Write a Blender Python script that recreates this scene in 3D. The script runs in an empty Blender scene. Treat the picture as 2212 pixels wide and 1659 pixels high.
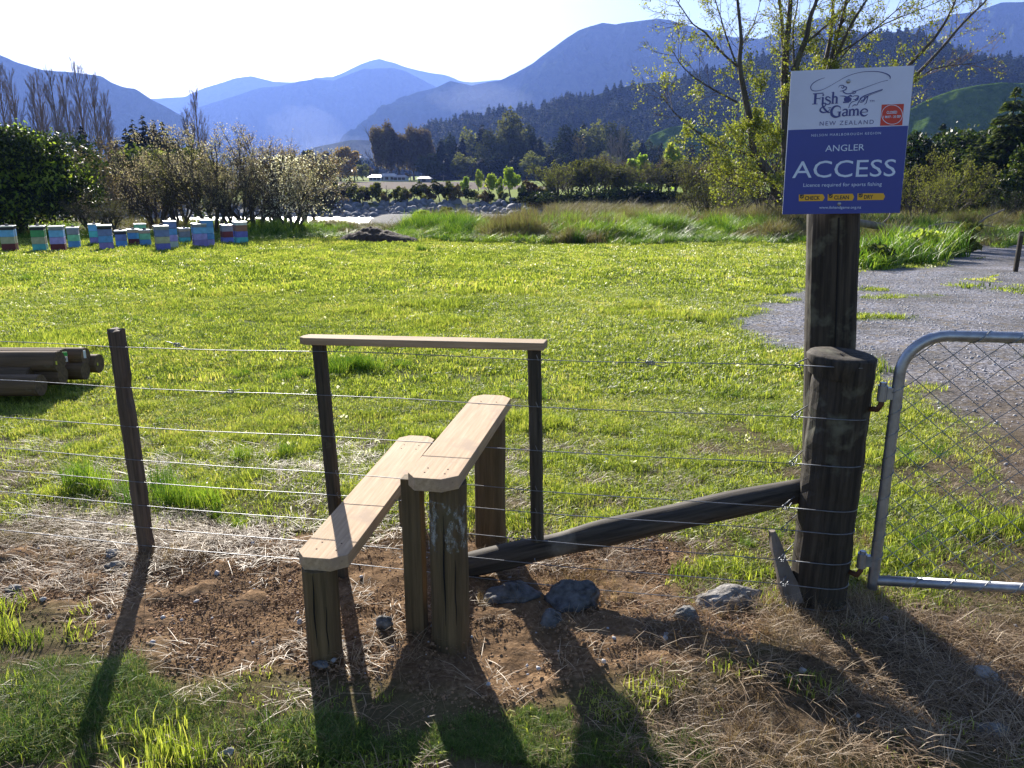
import bpy, math, random
import numpy as np
from mathutils import Vector, Matrix, Quaternion
R = math.radians
rnd = random.Random(11)
rg = np.random.default_rng(11)

# ------------------------------------------------------------------ camera, light, sky, exposure
sc = bpy.context.scene
FPX, PITCH, CAMZ = 1725.0, R(14.8), 1.75          # focal length in 2212-wide pixels
cam_d = bpy.data.cameras.new('camera'); cam = bpy.data.objects.new('camera', cam_d)
sc.collection.objects.link(cam); sc.camera = cam
cam.location = (0, 0, CAMZ); cam.rotation_euler = (R(90) - PITCH, 0, 0)
cam_d.sensor_width = 36; cam_d.lens = 36 * FPX / 2212; cam_d.clip_start = .05; cam_d.clip_end = 40000

SUN_EL, SUN_AZ = R(24), R(-17)                      # azimuth from +Y, negative = left
sun_dir = Vector((math.sin(SUN_AZ)*math.cos(SUN_EL), math.cos(SUN_AZ)*math.cos(SUN_EL), math.sin(SUN_EL)))
sd = bpy.data.lights.new('sun', 'SUN'); sd.energy = 5.0; sd.angle = R(.5); sd.color = (1, .93, .82)
so = bpy.data.objects.new('sun', sd); sc.collection.objects.link(so)
so.rotation_euler = sun_dir.to_track_quat('Z', 'Y').to_euler(); so.location = (-3, 10, 12)

world = bpy.data.worlds.new('World'); sc.world = world; world.use_nodes = True
wn = world.node_tree; wn.nodes.clear()
def wnode(t, **k):
    n = wn.nodes.new(t)
    for a, b in k.items(): setattr(n, a, b)
    return n
sky = wnode('ShaderNodeTexSky', sky_type='NISHITA'); sky.sun_disc = False
sky.sun_elevation = SUN_EL; sky.sun_rotation = SUN_AZ; sky.air_density = 1.0; sky.dust_density = .7; sky.ozone_density = 2.0
tc = wnode('ShaderNodeTexCoord'); mp = wnode('ShaderNodeMapping'); mp.inputs['Scale'].default_value = (1.6, 1.6, 6)
nz = wnode('ShaderNodeTexNoise'); nz.inputs['Scale'].default_value = 2.2; nz.inputs['Detail'].default_value = 7; nz.inputs['Roughness'].default_value = .55
cr = wnode('ShaderNodeValToRGB'); cr.color_ramp.elements[0].position = .57; cr.color_ramp.elements[1].position = .80
mx = wnode('ShaderNodeMix', data_type='RGBA'); mx.inputs['B'].default_value = (7, 7.8, 9.5, 1)
bg = wnode('ShaderNodeBackground'); bg.inputs['Strength'].default_value = .05
wo = wnode('ShaderNodeOutputWorld'); L = wn.links.new
L(tc.outputs['Generated'], mp.inputs['Vector']); L(mp.outputs['Vector'], nz.inputs['Vector']); L(nz.outputs['Fac'], cr.inputs['Fac'])
L(cr.outputs['Color'], mx.inputs['Factor']); L(sky.outputs['Color'], mx.inputs['A']); L(mx.outputs['Result'], bg.inputs['Color'])
L(bg.outputs['Background'], wo.inputs['Surface'])

vs = sc.view_settings; sc.display_settings.display_device = 'sRGB'
vs.view_transform = 'Standard'; vs.look = 'None'; vs.gamma = 1; vs.use_curve_mapping = False
vs.exposure = 1.58
cy = sc.cycles
cy.max_bounces = 6; cy.diffuse_bounces = 2; cy.glossy_bounces = 2; cy.transmission_bounces = 3; cy.transparent_max_bounces = 6
cy.volume_bounces = 1; cy.use_denoising = True; cy.sample_clamp_indirect = 4; cy.caustics_reflective = False; cy.caustics_refractive = False

# ------------------------------------------------------------------ picture <-> world helpers
CP, SP = math.cos(PITCH), math.sin(PITCH)
def ray(px, py):
    a = (px - 1106) / FPX; b = (829.5 - py) / FPX
    return np.array((a, CP + b*SP, -SP + b*CP))
def at(px, py, Y):
    d = ray(px, py); t = Y / d[1]
    return Vector((d[0]*t, Y, CAMZ + d[2]*t))
def atz(px, py, z):
    d = ray(px, py); t = (z - CAMZ) / d[2]
    return Vector((d[0]*t, d[1]*t, z))

# ------------------------------------------------------------------ noise
def vnoise(x, y, seed=0):
    x = np.asarray(x, float); y = np.asarray(y, float)
    xi = np.floor(x).astype(np.int64); yi = np.floor(y).astype(np.int64)
    fx = x - xi; fy = y - yi; fx = fx*fx*(3-2*fx); fy = fy*fy*(3-2*fy)
    def h(a, b):
        n = (a*374761393 + b*668265263 + seed*974634777) & 0xffffffff
        n = ((n ^ (n >> 13)) * 1274126177) & 0xffffffff
        return ((n ^ (n >> 16)) & 0xffff) / 32767.5 - 1
    return (h(xi, yi)*(1-fx) + h(xi+1, yi)*fx)*(1-fy) + (h(xi, yi+1)*(1-fx) + h(xi+1, yi+1)*fx)*fy
def fbm(x, y, o=4, seed=0, g=.5):
    s = 0; a = 1; t = 0
    for i in range(o):
        s = s + a*vnoise(np.asarray(x)*2**i + 17.3*i, np.asarray(y)*2**i - 9.1*i, seed+i); t += a; a *= g
    return s/t
def sstep(a, b, x):
    t = np.clip((x-a)/(b-a), 0, 1); return t*t*(3-2*t)

# ------------------------------------------------------------------ terrain
PY = [-400, 0, 4, 27, 32, 40, 46, 60, 72, 75, 93, 96, 106, 400, 12000]
PZ = [0, 0, 0, -.8, -.95, -1.1, -1.3, -2.6, -3.15, -3.7, -3.7, -3.15, -1.5, -1.0, -1.0]
def H0(x, y):
    z = np.interp(y, PY, PZ)
    z = z + .025*fbm(x*.7, y*.7, 3, 5)*np.clip(1 - np.abs(y)/300, 0, 1)
    z = z + .07*np.exp(-(((x-.85)/.55)**2 + ((y-2.62)/.3)**2))
    z = z + 1.0*sstep(-17, -13, x + .12*(y-85))*sstep(66, 74, y)*sstep(96, 92, y)
    z = z + np.where((y > 30) & (y < 60), 1, 0)*.12*fbm(x*.25, y*.3, 3, 8)
    return z
def gp(px, py):
    d = ray(px, py); lo = 1.0; hi = 400.0; t = .8
    while t < 900:
        p = d*t
        if CAMZ + p[2] < float(H0(p[0], p[1])): break
        t *= 1.01
    p = d*t
    return Vector((p[0], p[1], float(H0(p[0], p[1]))))
def poly_sd(x, y, poly):
    x = np.asarray(x, float); y = np.asarray(y, float)
    d = np.full(x.shape, 1e9); ins = np.zeros(x.shape, bool); n = len(poly)
    for i in range(n):
        ax, ay = poly[i]; bx, by = poly[(i+1) % n]
        ex, ey = bx-ax, by-ay; wx, wy = x-ax, y-ay
        t = np.clip((wx*ex+wy*ey)/(ex*ex+ey*ey+1e-12), 0, 1)
        d = np.minimum(d, np.hypot(wx-ex*t, wy-ey*t))
        c = ((ay <= y) & (by > y)) | ((by <= y) & (ay > y))
        xi = ax + (y-ay)/(by-ay+1e-12)*ex
        ins ^= c & (x < xi)
    return np.where(ins, d, -d)
def gpoly(pts): return [tuple(gp(*p)[:2]) for p in pts]
SOIL = gpoly([(-600,1190),(-50,1165),(250,1150),(560,1120),(760,1150),(1000,1130),(1230,1165),(1420,1125),(1520,1170),(1540,1290),(1700,1320),(1700,1420),(1560,1500),(1330,1500),(1180,1545),(950,1560),(640,1530),(440,1500),(330,1430),(170,1430),(0,1330),(-700,1350)])
STRAW = gpoly([(1440,1310),(1600,1270),(1740,1310),(1880,1290),(2250,1350),(2700,1480),(2800,1659),(1500,1659),(1380,1620),(1480,1510),(1540,1400)])
STRAW2 = gpoly([(-600,1105),(0,1112),(330,1135),(640,1150),(650,1220),(330,1240),(-50,1215),(-600,1210)])
GRAV = gpoly([(1845,588),(2080,578),(2230,632),(2700,760),(3200,1250),(2500,1120),(2230,1020),(2090,900),(1960,845),(1890,790),(1760,760),(1660,735),(1640,700),(1720,650),(1790,610)])
GRAV2 = [tuple(gp(2080,580)[:2]), (gp(2080,580)[0]+4.5, 30), (22, 36), (30, 44), (30, 40), (23.5, 32), (gp(2230,632)[0]+.3, gp(2230,632)[1])]
def masks(x, y):
    n1 = fbm(x*1.6, y*1.6, 4, 21); n2 = fbm(x*.9, y*.9, 4, 33)
    soil = sstep(-.1, .16, poly_sd(x, y, SOIL) + .22*n1)
    straw = np.maximum(sstep(-.15, .15, poly_sd(x, y, STRAW) + .2*n2), .8*sstep(-.1, .15, poly_sd(x, y, STRAW2) + .15*n2))
    nb = fbm(x*.35, y*.35, 3, 44)
    g = np.maximum(poly_sd(x, y, GRAV), poly_sd(x, y, GRAV2))
    grav = sstep(-.6, .75, g + .55 + .5*n2 + .45*nb) * sstep(-.75, -.45, n1 + .35*nb)
    yl = 2.75 - .186*(x-1.25); behind = sstep(yl-.1, yl+.2, y)
    bare = .8*sstep(.22, .45, fbm(x*.8+3, y*.8, 4, 61)) * sstep(9, 4.5, y)*behind     # thin turf just behind the fence
    bare = np.maximum(bare, .85*sstep(.08, .34, fbm(x*2.3, y*2.3, 4, 152))*sstep(9.5, 4.5, y)*behind)
    bare = np.maximum(bare, .8*sstep(.0, -.25, fbm(x*5.5, y*5.5, 3, 158))*sstep(8.5, 4.2, y)*behind)
    bare = np.maximum(bare, (1-behind)*(.35 + .6*sstep(-.3, .12, fbm(x*2.4, y*2.4, 4, 153) + .3*sstep(-1.3, -.3, x))))
    return soil, straw, grav, bare

# ------------------------------------------------------------------ materials
def new_mat(name):
    m = bpy.data.materials.new(name); m.use_nodes = True; nt = m.node_tree; nt.nodes.clear()
    out = nt.nodes.new('ShaderNodeOutputMaterial')
    return m, nt, out
def nd(nt, t, ins=None, **k):
    n = nt.nodes.new(t)
    for a, b in k.items(): setattr(n, a, b)
    for a, b in (ins or {}).items():
        if isinstance(b, bpy.types.NodeSocket): nt.links.new(b, n.inputs[a])
        else: n.inputs[a].default_value = b
    return n
def c4(c): return (c[0], c[1], c[2], 1)
def ramp(nt, fac, stops):
    n = nt.nodes.new('ShaderNodeValToRGB'); nt.links.new(fac, n.inputs['Fac']); e = n.color_ramp.elements
    while len(e) < len(stops): e.new(.5)
    for i, (p, c) in enumerate(stops): e[i].position = p; e[i].color = c4(c)
    return n.outputs['Color']
def mixc(nt, f, a, b):
    n = nt.nodes.new('ShaderNodeMix'); n.data_type = 'RGBA'
    for s, v in (('Factor', f), ('A', a), ('B', b)):
        if isinstance(v, bpy.types.NodeSocket): nt.links.new(v, n.inputs[s])
        else: n.inputs[s].default_value = v if s == 'Factor' else c4(v)
    return n.outputs['Result']
def coords(nt, kind='Object', scale=(1,1,1)):
    if kind == 'Position': src = nt.nodes.new('ShaderNodeNewGeometry').outputs['Position']
    else: src = nt.nodes.new('ShaderNodeTexCoord').outputs[kind]
    return nd(nt, 'ShaderNodeMapping', {'Vector': src, 'Scale': scale}).outputs['Vector']
def noise(nt, vec, s, d=5, r=.55): return nd(nt, 'ShaderNodeTexNoise', {'Vector': vec, 'Scale': s, 'Detail': d, 'Roughness': r}).outputs['Fac']
def bump(nt, h, st=.5, dist=.01): return nd(nt, 'ShaderNodeBump', {'Height': h, 'Strength': st, 'Distance': dist}).outputs['Normal']
def simple(name, col, rough=.6, metal=0, var=.15, scale=20, bmp=.2, kind='Object', spec=.5, dist=.003):
    m, nt, out = new_mat(name); v = coords(nt, kind); n = noise(nt, v, scale)
    a = tuple(c*(1-var) for c in col); b = tuple(min(1, c*(1+var)) for c in col)
    c = ramp(nt, n, [(.3, a), (.7, b)])
    p = nd(nt, 'ShaderNodeBsdfPrincipled', {'Base Color': c, 'Roughness': rough, 'Metallic': metal, 'Normal': bump(nt, n, bmp, dist), 'Specular IOR Level': spec})
    nt.links.new(p.outputs[0], out.inputs[0]); return m
def leafmat(name, stops, trans=.5, rough=.5, pscale=.6, tcol=1.25, spec=.4):
    m, nt, out = new_mat(name)
    v = coords(nt, 'Position'); n = noise(nt, v, pscale, 3)
    oi = nt.nodes.new('ShaderNodeObjectInfo'); g = nt.nodes.new('ShaderNodeNewGeometry')
    f = nd(nt, 'ShaderNodeMath', {0: n, 1: oi.outputs['Random']}, operation='MULTIPLY_ADD'); f.inputs[1].default_value = .62; nt.links.new(n, f.inputs[0])
    f2 = nd(nt, 'ShaderNodeMath', {0: g.outputs['Random Per Island'], 1: .5}, operation='MULTIPLY'); nt.links.new(f2.outputs[0], f.inputs[2])
    c = ramp(nt, f.outputs[0], stops)
    tc_ = nd(nt, 'ShaderNodeMix', {'Factor': 1.0, 'A': c, 'B': (tcol, tcol*.98, tcol*.6, 1)}, data_type='RGBA', blend_type='MULTIPLY').outputs['Result']
    p = nd(nt, 'ShaderNodeBsdfPrincipled', {'Base Color': c, 'Roughness': rough, 'Specular IOR Level': spec})
    t = nd(nt, 'ShaderNodeBsdfTranslucent', {'Color': tc_})
    s = nd(nt, 'ShaderNodeMixShader', {0: trans, 1: p.outputs[0], 2: t.outputs[0]})
    nt.links.new(s.outputs[0], out.inputs[0]); return m
def woodmat(name, c1, c2, c3=None, rough=.8, axis=0, scale=1.0, bmp=.5, patch=.5, spec=.3):
    m, nt, out = new_mat(name)
    sclv = [60*scale]*3; sclv[axis] = 3*scale
    v = coords(nt, 'Object', tuple(sclv)); g = noise(nt, v, 1, 6, .65)
    v2 = coords(nt, 'Object'); n2 = noise(nt, v2, 4*scale, 5, .6)
    c = ramp(nt, g, [(.32, c1), (.68, c2)])
    if c3: c = mixc(nt, ramp(nt, n2, [(patch, (0,0,0)), (patch+.12, (1,1,1))]), c, c3)
    sc3 = [22*scale]*3; sc3[axis] = .7*scale
    cr_ = ramp(nt, noise(nt, coords(nt, 'Object', tuple(sc3)), 1, 3, .5), [(.27, (.25,.25,.25)), (.34, (1,1,1))])
    c = nd(nt, 'ShaderNodeMix', {'Factor': .8, 'A': c, 'B': cr_}, data_type='RGBA', blend_type='MULTIPLY').outputs['Result']
    p = nd(nt, 'ShaderNodeBsdfPrincipled', {'Base Color': c, 'Roughness': rough, 'Normal': bump(nt, g, bmp, .004), 'Specular IOR Level': spec})
    nt.links.new(p.outputs[0], out.inputs[0]); return m
M = {}
M['pine'] = woodmat('fresh_pine', (.36,.245,.145), (.56,.41,.27), (.36,.26,.18), rough=.75, axis=0, bmp=.2, spec=.12, patch=.56)
M['rail'] = woodmat('rail_pine', (.25,.17,.10), (.42,.31,.20), rough=.85, axis=0, bmp=.15)
M['treated'] = woodmat('treated_post', (.065,.047,.024), (.17,.118,.062), (.105,.095,.05), axis=2, scale=.7, patch=.55)
M['oldpost'] = woodmat('old_post', (.012,.010,.008), (.07,.056,.042), (.17,.17,.12), axis=2, scale=.8, patch=.54, bmp=.9)
M['lichenpost'] = woodmat('lichen_post', (.02,.018,.014), (.09,.075,.055), (.18,.18,.12), axis=2, scale=1, patch=.58)
M['brownpost'] = woodmat('brown_post', (.045,.033,.026), (.16,.115,.085), (.2,.19,.14), axis=2, scale=.9, patch=.62)
M['strut'] = woodmat('weathered_strut', (.015,.013,.011), (.09,.075,.062), (.2,.18,.155), axis=0, scale=.8, patch=.62)
M['log'] = woodmat('log_wood', (.07,.045,.025), (.17,.11,.065), (.2,.17,.12), axis=0, scale=.6, patch=.6, bmp=.3)
M['logend'] = simple('log_end', (.1,.065,.035), .9, var=.4, scale=40)
M['galv'] = simple('galvanised_steel', (.36,.38,.42), .42, .85, var=.2, scale=30, bmp=.1)
M['wire'] = simple('fence_wire', (.20,.21,.23), .45, .8, var=.2, scale=60, bmp=.05)
M['mesh'] = simple('mesh_wire', (.3,.31,.31), .5, .7, var=.2, scale=60, bmp=.05)
M['rust'] = simple('rusty_steel', (.12,.055,.03), .8, .4, var=.4, scale=60)
M['rockgrey'] = simple('grey_rock', (.13,.128,.125), .85, var=.7, scale=26, bmp=1, dist=.02)
M['rockpale'] = simple('pale_rock', (.27,.26,.25), .85, var=.35, scale=14, bmp=1.0, dist=.015)
M['rockblue'] = simple('blue_rock', (.085,.088,.095), .85, var=.75, scale=24, bmp=1, dist=.015)
M['bark'] = woodmat('tree_bark', (.035,.028,.022), (.13,.11,.09), (.16,.17,.12), axis=2, scale=.15, patch=.6)
M['barkpale'] = woodmat('pale_bark', (.12,.10,.085), (.26,.22,.19), axis=2, scale=.15)
M['barkred'] = simple('twig_bark', (.16,.11,.085), .9, var=.3, scale=3)
# ------------------------------------------------------------------ mesh and object helpers
C = sc.collection
def tag(o, label=None, cat=None, group=None, kind=None):
    if label: o['label'] = label
    if cat: o['category'] = cat
    if group: o['group'] = group
    if kind: o['kind'] = kind
    return o
def empty(name, loc, label=None, cat=None, group=None, rz=0):
    o = bpy.data.objects.new(name, None); C.objects.link(o); o.location = loc; o.rotation_euler = (0, 0, rz)
    o.empty_display_size = .1
    return tag(o, label, cat, group)
def wloc(o):
    v = Vector((0,0,0))
    while o: v += Vector(o.location); o = o.parent
    return v
class MB:
    def __init__(s): s.v = []; s.f = []; s.n = 0; s.mi = []; s.cur = 0
    def add(s, v, f):
        v = np.asarray(v, float).reshape(-1, 3); s.v.append(v)
        for q in f: s.f.append(tuple(int(i) + s.n for i in q)); s.mi.append(s.cur)
        s.n += len(v)
    def box(s, c, size, rot=None, taper=1.0):
        x, y, z = [a/2 for a in size]
        v = np.array([(-x,-y,-z),(x,-y,-z),(x,y,-z),(-x,y,-z),(-x*taper,-y*taper,z),(x*taper,-y*taper,z),(x*taper,y*taper,z),(-x*taper,y*taper,z)])
        if rot is not None: v = v @ np.array(rot.to_3x3() if hasattr(rot,'to_3x3') else rot).T
        s.add(v + np.array(c), [(3,2,1,0),(4,5,6,7),(0,1,5,4),(1,2,6,5),(2,3,7,6),(3,0,4,7)])
    def tube(s, pts, rad, n=8, cap=True, jit=0, seed=0, closed=False):
        P = np.asarray([tuple(p) for p in pts], float); k = len(P)
        r = np.full(k, rad) if np.isscalar(rad) else np.asarray(rad, float)
        T = np.gradient(P, axis=0) if not closed else (np.roll(P, -1, 0) - np.roll(P, 1, 0))
        T /= np.linalg.norm(T, axis=1)[:, None] + 1e-12
        up = np.array((0,0,1.)) if abs(T[0][2]) < .9 else np.array((1.,0,0))
        rings = []
        a = np.arange(n)*2*math.pi/n
        u = np.cross(T[0], up); u /= np.linalg.norm(u)
        for i in range(k):
            u = u - T[i]*np.dot(u, T[i]); u /= np.linalg.norm(u) + 1e-12; w = np.cross(T[i], u)
            rr = r[i]
            if jit: rr = rr*(1 + jit*vnoise(np.cos(a)*1.7+seed, np.sin(a)*1.7 + i*.35, seed))[:, None]
            rings.append(P[i] + (np.cos(a)[:, None]*u + np.sin(a)[:, None]*w)*rr)
        f = []
        for i in range(k if closed else k-1):
            i2 = (i+1) % k
            for j in range(n):
                j2 = (j+1) % n; f.append((i*n+j, i*n+j2, i2*n+j2, i2*n+j))
        if cap and not closed: f += [tuple(range(n-1, -1, -1)), tuple((k-1)*n + j for j in range(n))]
        s.add(np.concatenate(rings), f)
    def build(s, name, mats, parent=None, smooth=False, loc=None, rot=None, bevel=0):
        me = bpy.data.meshes.new(name); v = np.concatenate(s.v) if s.v else np.zeros((0,3))
        o = bpy.data.objects.new(name, me); C.objects.link(o)
        if loc is None and parent is not None: v = v - np.array(wloc(parent))
        me.from_pydata(v.tolist(), [], s.f)
        if not isinstance(mats, (list, tuple)): mats = [mats]
        for m in mats: me.materials.append(m)
        if len(mats) > 1: me.polygons.foreach_set('material_index', s.mi)
        if smooth: me.shade_smooth()
        if parent: o.parent = parent
        if loc is not None:
            o.location = Vector(loc) - (wloc(parent) if parent else Vector((0,0,0)))
            if rot is not None: o.rotation_euler = rot
        if bevel:
            b = o.modifiers.new('bevel', 'BEVEL'); b.width = bevel; b.segments = 2; b.limit_method = 'ANGLE'
        me.update(); return o
def fast_mesh(name, V, F4=None, F3=None, mat=None, parent=None, smooth=False, link=True):
    """numpy mesh of quads and / or triangles"""
    me = bpy.data.meshes.new(name); V = np.asarray(V, np.float32)
    if parent is not None: V = V - np.array(wloc(parent), np.float32)
    me.vertices.add(len(V)); me.vertices.foreach_set('co', V.ravel())
    F4 = np.zeros((0,4), np.int32) if F4 is None else np.asarray(F4, np.int32)
    F3 = np.zeros((0,3), np.int32) if F3 is None else np.asarray(F3, np.int32)
    nl = F4.size + F3.size; me.loops.add(nl); me.loops.foreach_set('vertex_index', np.concatenate([F4.ravel(), F3.ravel()]))
    me.polygons.add(len(F4) + len(F3))
    st = np.concatenate([np.arange(len(F4))*4, F4.size + np.arange(len(F3))*3]).astype(np.int32)
    me.polygons.foreach_set('loop_start', st)
    me.update(calc_edges=True); me.validate()
    if mat: me.materials.append(mat)
    if smooth: me.shade_smooth()
    o = bpy.data.objects.new(name, me)
    if link: C.objects.link(o)
    if parent: o.parent = parent
    return o
def copy_tree(o, parent=None):
    c = o.copy(); C.objects.link(c)
    if parent: c.parent = parent
    for ch in list(o.children): copy_tree(ch, c)
    return c
# ------------------------------------------------------------------ scatter by geometry nodes (only for what nobody could count)
def scatter(name, P, protos, label, cat, scale, idx=None, tilt=.0, rot=None):
    P = np.asarray(P, np.float32); n = len(P)
    me = bpy.data.meshes.new(name); me.vertices.add(n); me.vertices.foreach_set('co', P.ravel())
    o = bpy.data.objects.new(name, me); C.objects.link(o)
    if rot is None:
        rot = np.zeros((n,3), np.float32); rot[:,2] = rg.uniform(0, 6.283, n)
        if tilt: rot[:,0] = rg.normal(0, tilt, n); rot[:,1] = rg.normal(0, tilt, n)
    a = me.attributes.new('rot', 'FLOAT_VECTOR', 'POINT'); a.data.foreach_set('vector', np.asarray(rot, np.float32).ravel())
    scale = np.asarray(scale, np.float32)
    if scale.ndim == 1: scale = np.repeat(scale[:,None], 3, 1)
    a = me.attributes.new('scl', 'FLOAT_VECTOR', 'POINT'); a.data.foreach_set('vector', scale.ravel())
    if idx is None: idx = rg.integers(0, len(protos), n)
    a = me.attributes.new('idx', 'INT', 'POINT'); a.data.foreach_set('value', np.asarray(idx, np.int32))
    col = bpy.data.collections.new(name + '_sources')
    for p in protos: col.objects.link(p)
    ng = bpy.data.node_groups.new(name, 'GeometryNodeTree')
    ng.interface.new_socket('Geometry', in_out='INPUT', socket_type='NodeSocketGeometry')
    ng.interface.new_socket('Geometry', in_out='OUTPUT', socket_type='NodeSocketGeometry')
    N = ng.nodes; LK = ng.links.new
    gi = N.new('NodeGroupInput'); go = N.new('NodeGroupOutput')
    ci = N.new('GeometryNodeCollectionInfo'); ci.inputs['Collection'].default_value = col
    ci.inputs['Separate Children'].default_value = True; ci.inputs['Reset Children'].default_value = True
    ip = N.new('GeometryNodeInstanceOnPoints'); ip.inputs['Pick Instance'].default_value = True
    def na(nm, dt):
        q = N.new('GeometryNodeInputNamedAttribute'); q.data_type = dt; q.inputs['Name'].default_value = nm
        return q.outputs['Attribute']
    LK(gi.outputs[0], ip.inputs['Points']); LK(ci.outputs[0], ip.inputs['Instance'])
    LK(na('idx', 'INT'), ip.inputs['Instance Index'])
    er = N.new('FunctionNodeEulerToRotation'); LK(na('rot', 'FLOAT_VECTOR'), er.inputs[0]); LK(er.outputs[0], ip.inputs['Rotation'])
    LK(na('scl', 'FLOAT_VECTOR'), ip.inputs['Scale']); LK(ip.outputs[0], go.inputs[0])
    md = o.modifiers.new('scatter', 'NODES'); md.node_group = ng
    tag(o, label, cat, kind='stuff'); return o
def blades(name, n, rad, hmin, hmax, w, lean, mat, seed, flat=0.0):
    r = np.random.default_rng(seed)
    a = r.uniform(0, 6.283, n); q = rad*np.sqrt(r.uniform(0, 1, n)); bx, by = q*np.cos(a), q*np.sin(a)
    h = r.uniform(hmin, hmax, n); d = r.uniform(0, 6.283, n); ln = np.abs(r.normal(lean, lean*.5, n))*h
    fx, fy = np.cos(d), np.sin(d); t = d + 1.57 + r.normal(0, .5, n); wx, wy = np.cos(t)*w, np.sin(t)*w
    ww = r.uniform(.6, 1.3, n); wx *= ww; wy *= ww
    z0 = np.full(n, -.01)
    m1x, m1y, m1z = bx+fx*ln*.35, by+fy*ln*.35, h*(.62-.2*flat)
    tx, ty, tz = bx+fx*ln*1.2, by+fy*ln*1.2, h*(1-.55*flat*r.uniform(.4,1.2,n))
    V = np.stack([np.stack([bx-wx, by-wy, z0],1), np.stack([bx+wx, by+wy, z0],1),
                  np.stack([m1x+wx*.8, m1y+wy*.8, m1z],1), np.stack([m1x-wx*.8, m1y-wy*.8, m1z],1), np.stack([tx,ty,tz],1)],1).reshape(-1,3)
    i = np.arange(n)*5
    return fast_mesh(name, V, np.stack([i,i+1,i+2,i+3],1), np.stack([i+3,i+2,i+4],1), mat, link=False)
def leafcloud(P, size, r, aspect=1.6, droop=0):
    n = len(P); a = r.normal(size=(n,3)); a /= np.linalg.norm(a,axis=1)[:,None]
    b = r.normal(size=(n,3)); b -= a*np.sum(a*b,1)[:,None]; b /= np.linalg.norm(b,axis=1)[:,None]
    s = size*r.uniform(.6,1.3,n)[:,None]; A = a*s*aspect*.5; B = b*s*.5
    V = np.stack([P-A, P+B*.9, P+A, P-B*.9],1).reshape(-1,3); i = np.arange(n)*4
    return V, np.stack([i,i+1,i+2,i+3],1)
def polytubes(lines, n):
    """lines: list of (pts k x 3, radii k) -> one vertex and quad array"""
    VV = []; FF = []; off = 0; a = np.arange(n)*2*math.pi/n; ca, sa = np.cos(a)[:,None], np.sin(a)[:,None]
    for P, r in lines:
        k = len(P); T = np.empty_like(P); T[1:-1] = P[2:]-P[:-2]; T[0] = P[1]-P[0]; T[-1] = P[-1]-P[-2]
        T /= np.linalg.norm(T,axis=1)[:,None]+1e-9
        up = np.array((0,0,1.)) if abs(T[0,2]) < .8 else np.array((1.,0,0))
        u = np.cross(T, up); u /= np.linalg.norm(u,axis=1)[:,None]+1e-9; w = np.cross(T,u)
        V = P[:,None,:] + (ca[None]*u[:,None,:] + sa[None]*w[:,None,:])*r[:,None,None]
        VV.append(V.reshape(-1,3))
        i = np.arange(k-1)[:,None]*n; j = np.arange(n)[None]; j2 = (j+1) % n
        FF.append((np.stack([i+j, i+j2, i+n+j2, i+n+j],-1)+off).reshape(-1,4)); off += k*n
    return np.concatenate(VV), np.concatenate(FF)
def grow(r, p, d, Ln, rad, lvl, mx, out, tips, nch=(5,4,4), ang=(.7,.8,.9), lr=.6, up=.15, wob=.12, start=.3):
    k = 5; P = [np.array(p, float)]; d = np.array(d, float); d /= np.linalg.norm(d); dirs = [d]
    for i in range(k-1):
        d = d + r.normal(0, wob, 3) + np.array((0,0,up/(k-1)*(1 if lvl else .3))); d /= np.linalg.norm(d)
        P.append(P[-1] + d*Ln/(k-1)); dirs.append(d)
    P = np.array(P); rr = rad*np.linspace(1, .35 if lvl < mx else .2, k); out.append((lvl, P, rr))
    if lvl == mx: tips.append(P); return
    for c in range(nch[min(lvl, len(nch)-1)]):
        t = start + (1-start)*(c+r.uniform(0,1))/nch[min(lvl, len(nch)-1)]; t = min(t, .999); q = t*(k-1); i = int(q); f = q-i
        b = P[i]*(1-f)+P[i+1]*f; dd = dirs[i]; an = ang[min(lvl, len(ang)-1)]*r.uniform(.6,1.2)
        v = r.normal(size=3); v -= dd*np.dot(v,dd); v /= np.linalg.norm(v)
        nd_ = dd*math.cos(an) + v*math.sin(an)
        grow(r, b, nd_, Ln*lr*(1.15-.5*t)*r.uniform(.75,1.2), rr[0]*(.62-.3*t)*1.0, lvl+1, mx, out, tips, nch, ang, lr, up, wob, start)
# ------------------------------------------------------------------ ground sheet
def axis(lo, a, b, hi, st, g):
    mid = list(np.arange(a, b, st)); s = st; up = [b]
    while up[-1] < hi: s *= g; up.append(up[-1] + s)
    s = st; dn = [a]
    while dn[-1] > lo: s *= g; dn.append(dn[-1] - s)
    return np.array(sorted(dn[1:]) + mid + up)
gx = axis(-9500, -3.0, 3.4, 9500, .022, 1.075); gy = axis(-400, 1.7, 3.9, 11500, .022, 1.045)
X, Y = np.meshgrid(gx, gy); nxg, nyg = len(gx), len(gy)
soil, straw, grav, bare = masks(X, Y)
Z = H0(X, Y)
near = sstep(14, 6, np.hypot(X, Y))
cl = fbm(X*9, Y*9, 4, 71, .62); cl2 = np.abs(fbm(X*3.1, Y*3.1, 3, 75))
trk = .5 + .5*np.sin((Y*34 + 2.5*fbm(X*2, Y*2, 2, 79)*3)); trkm = sstep(.05, .3, fbm(X*1.1, Y*1.6, 2, 83))
Z = Z + near*soil*(.030*cl - .034*cl2 + .009*trk*trkm) + near*straw*(.022*fbm(X*4, Y*4, 3, 91)) + near*(1-soil)*.02*fbm(X*3, Y*3, 3, 97)
dug = np.exp(-(((X+.02)/.45)**2 + ((Y-2.55)/.2)**2)); Z = Z - .02*dug
for (bx_, by_, br_) in ((-.63, 2.62, .12), (-.2, 2.7, .14)): Z = Z - .02*np.exp(-((X-bx_)**2 + (Y-by_)**2)/br_**2)
V = np.stack([X, Y, Z], -1).reshape(-1, 3)
i = np.arange(nxg*nyg).reshape(nyg, nxg)
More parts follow.
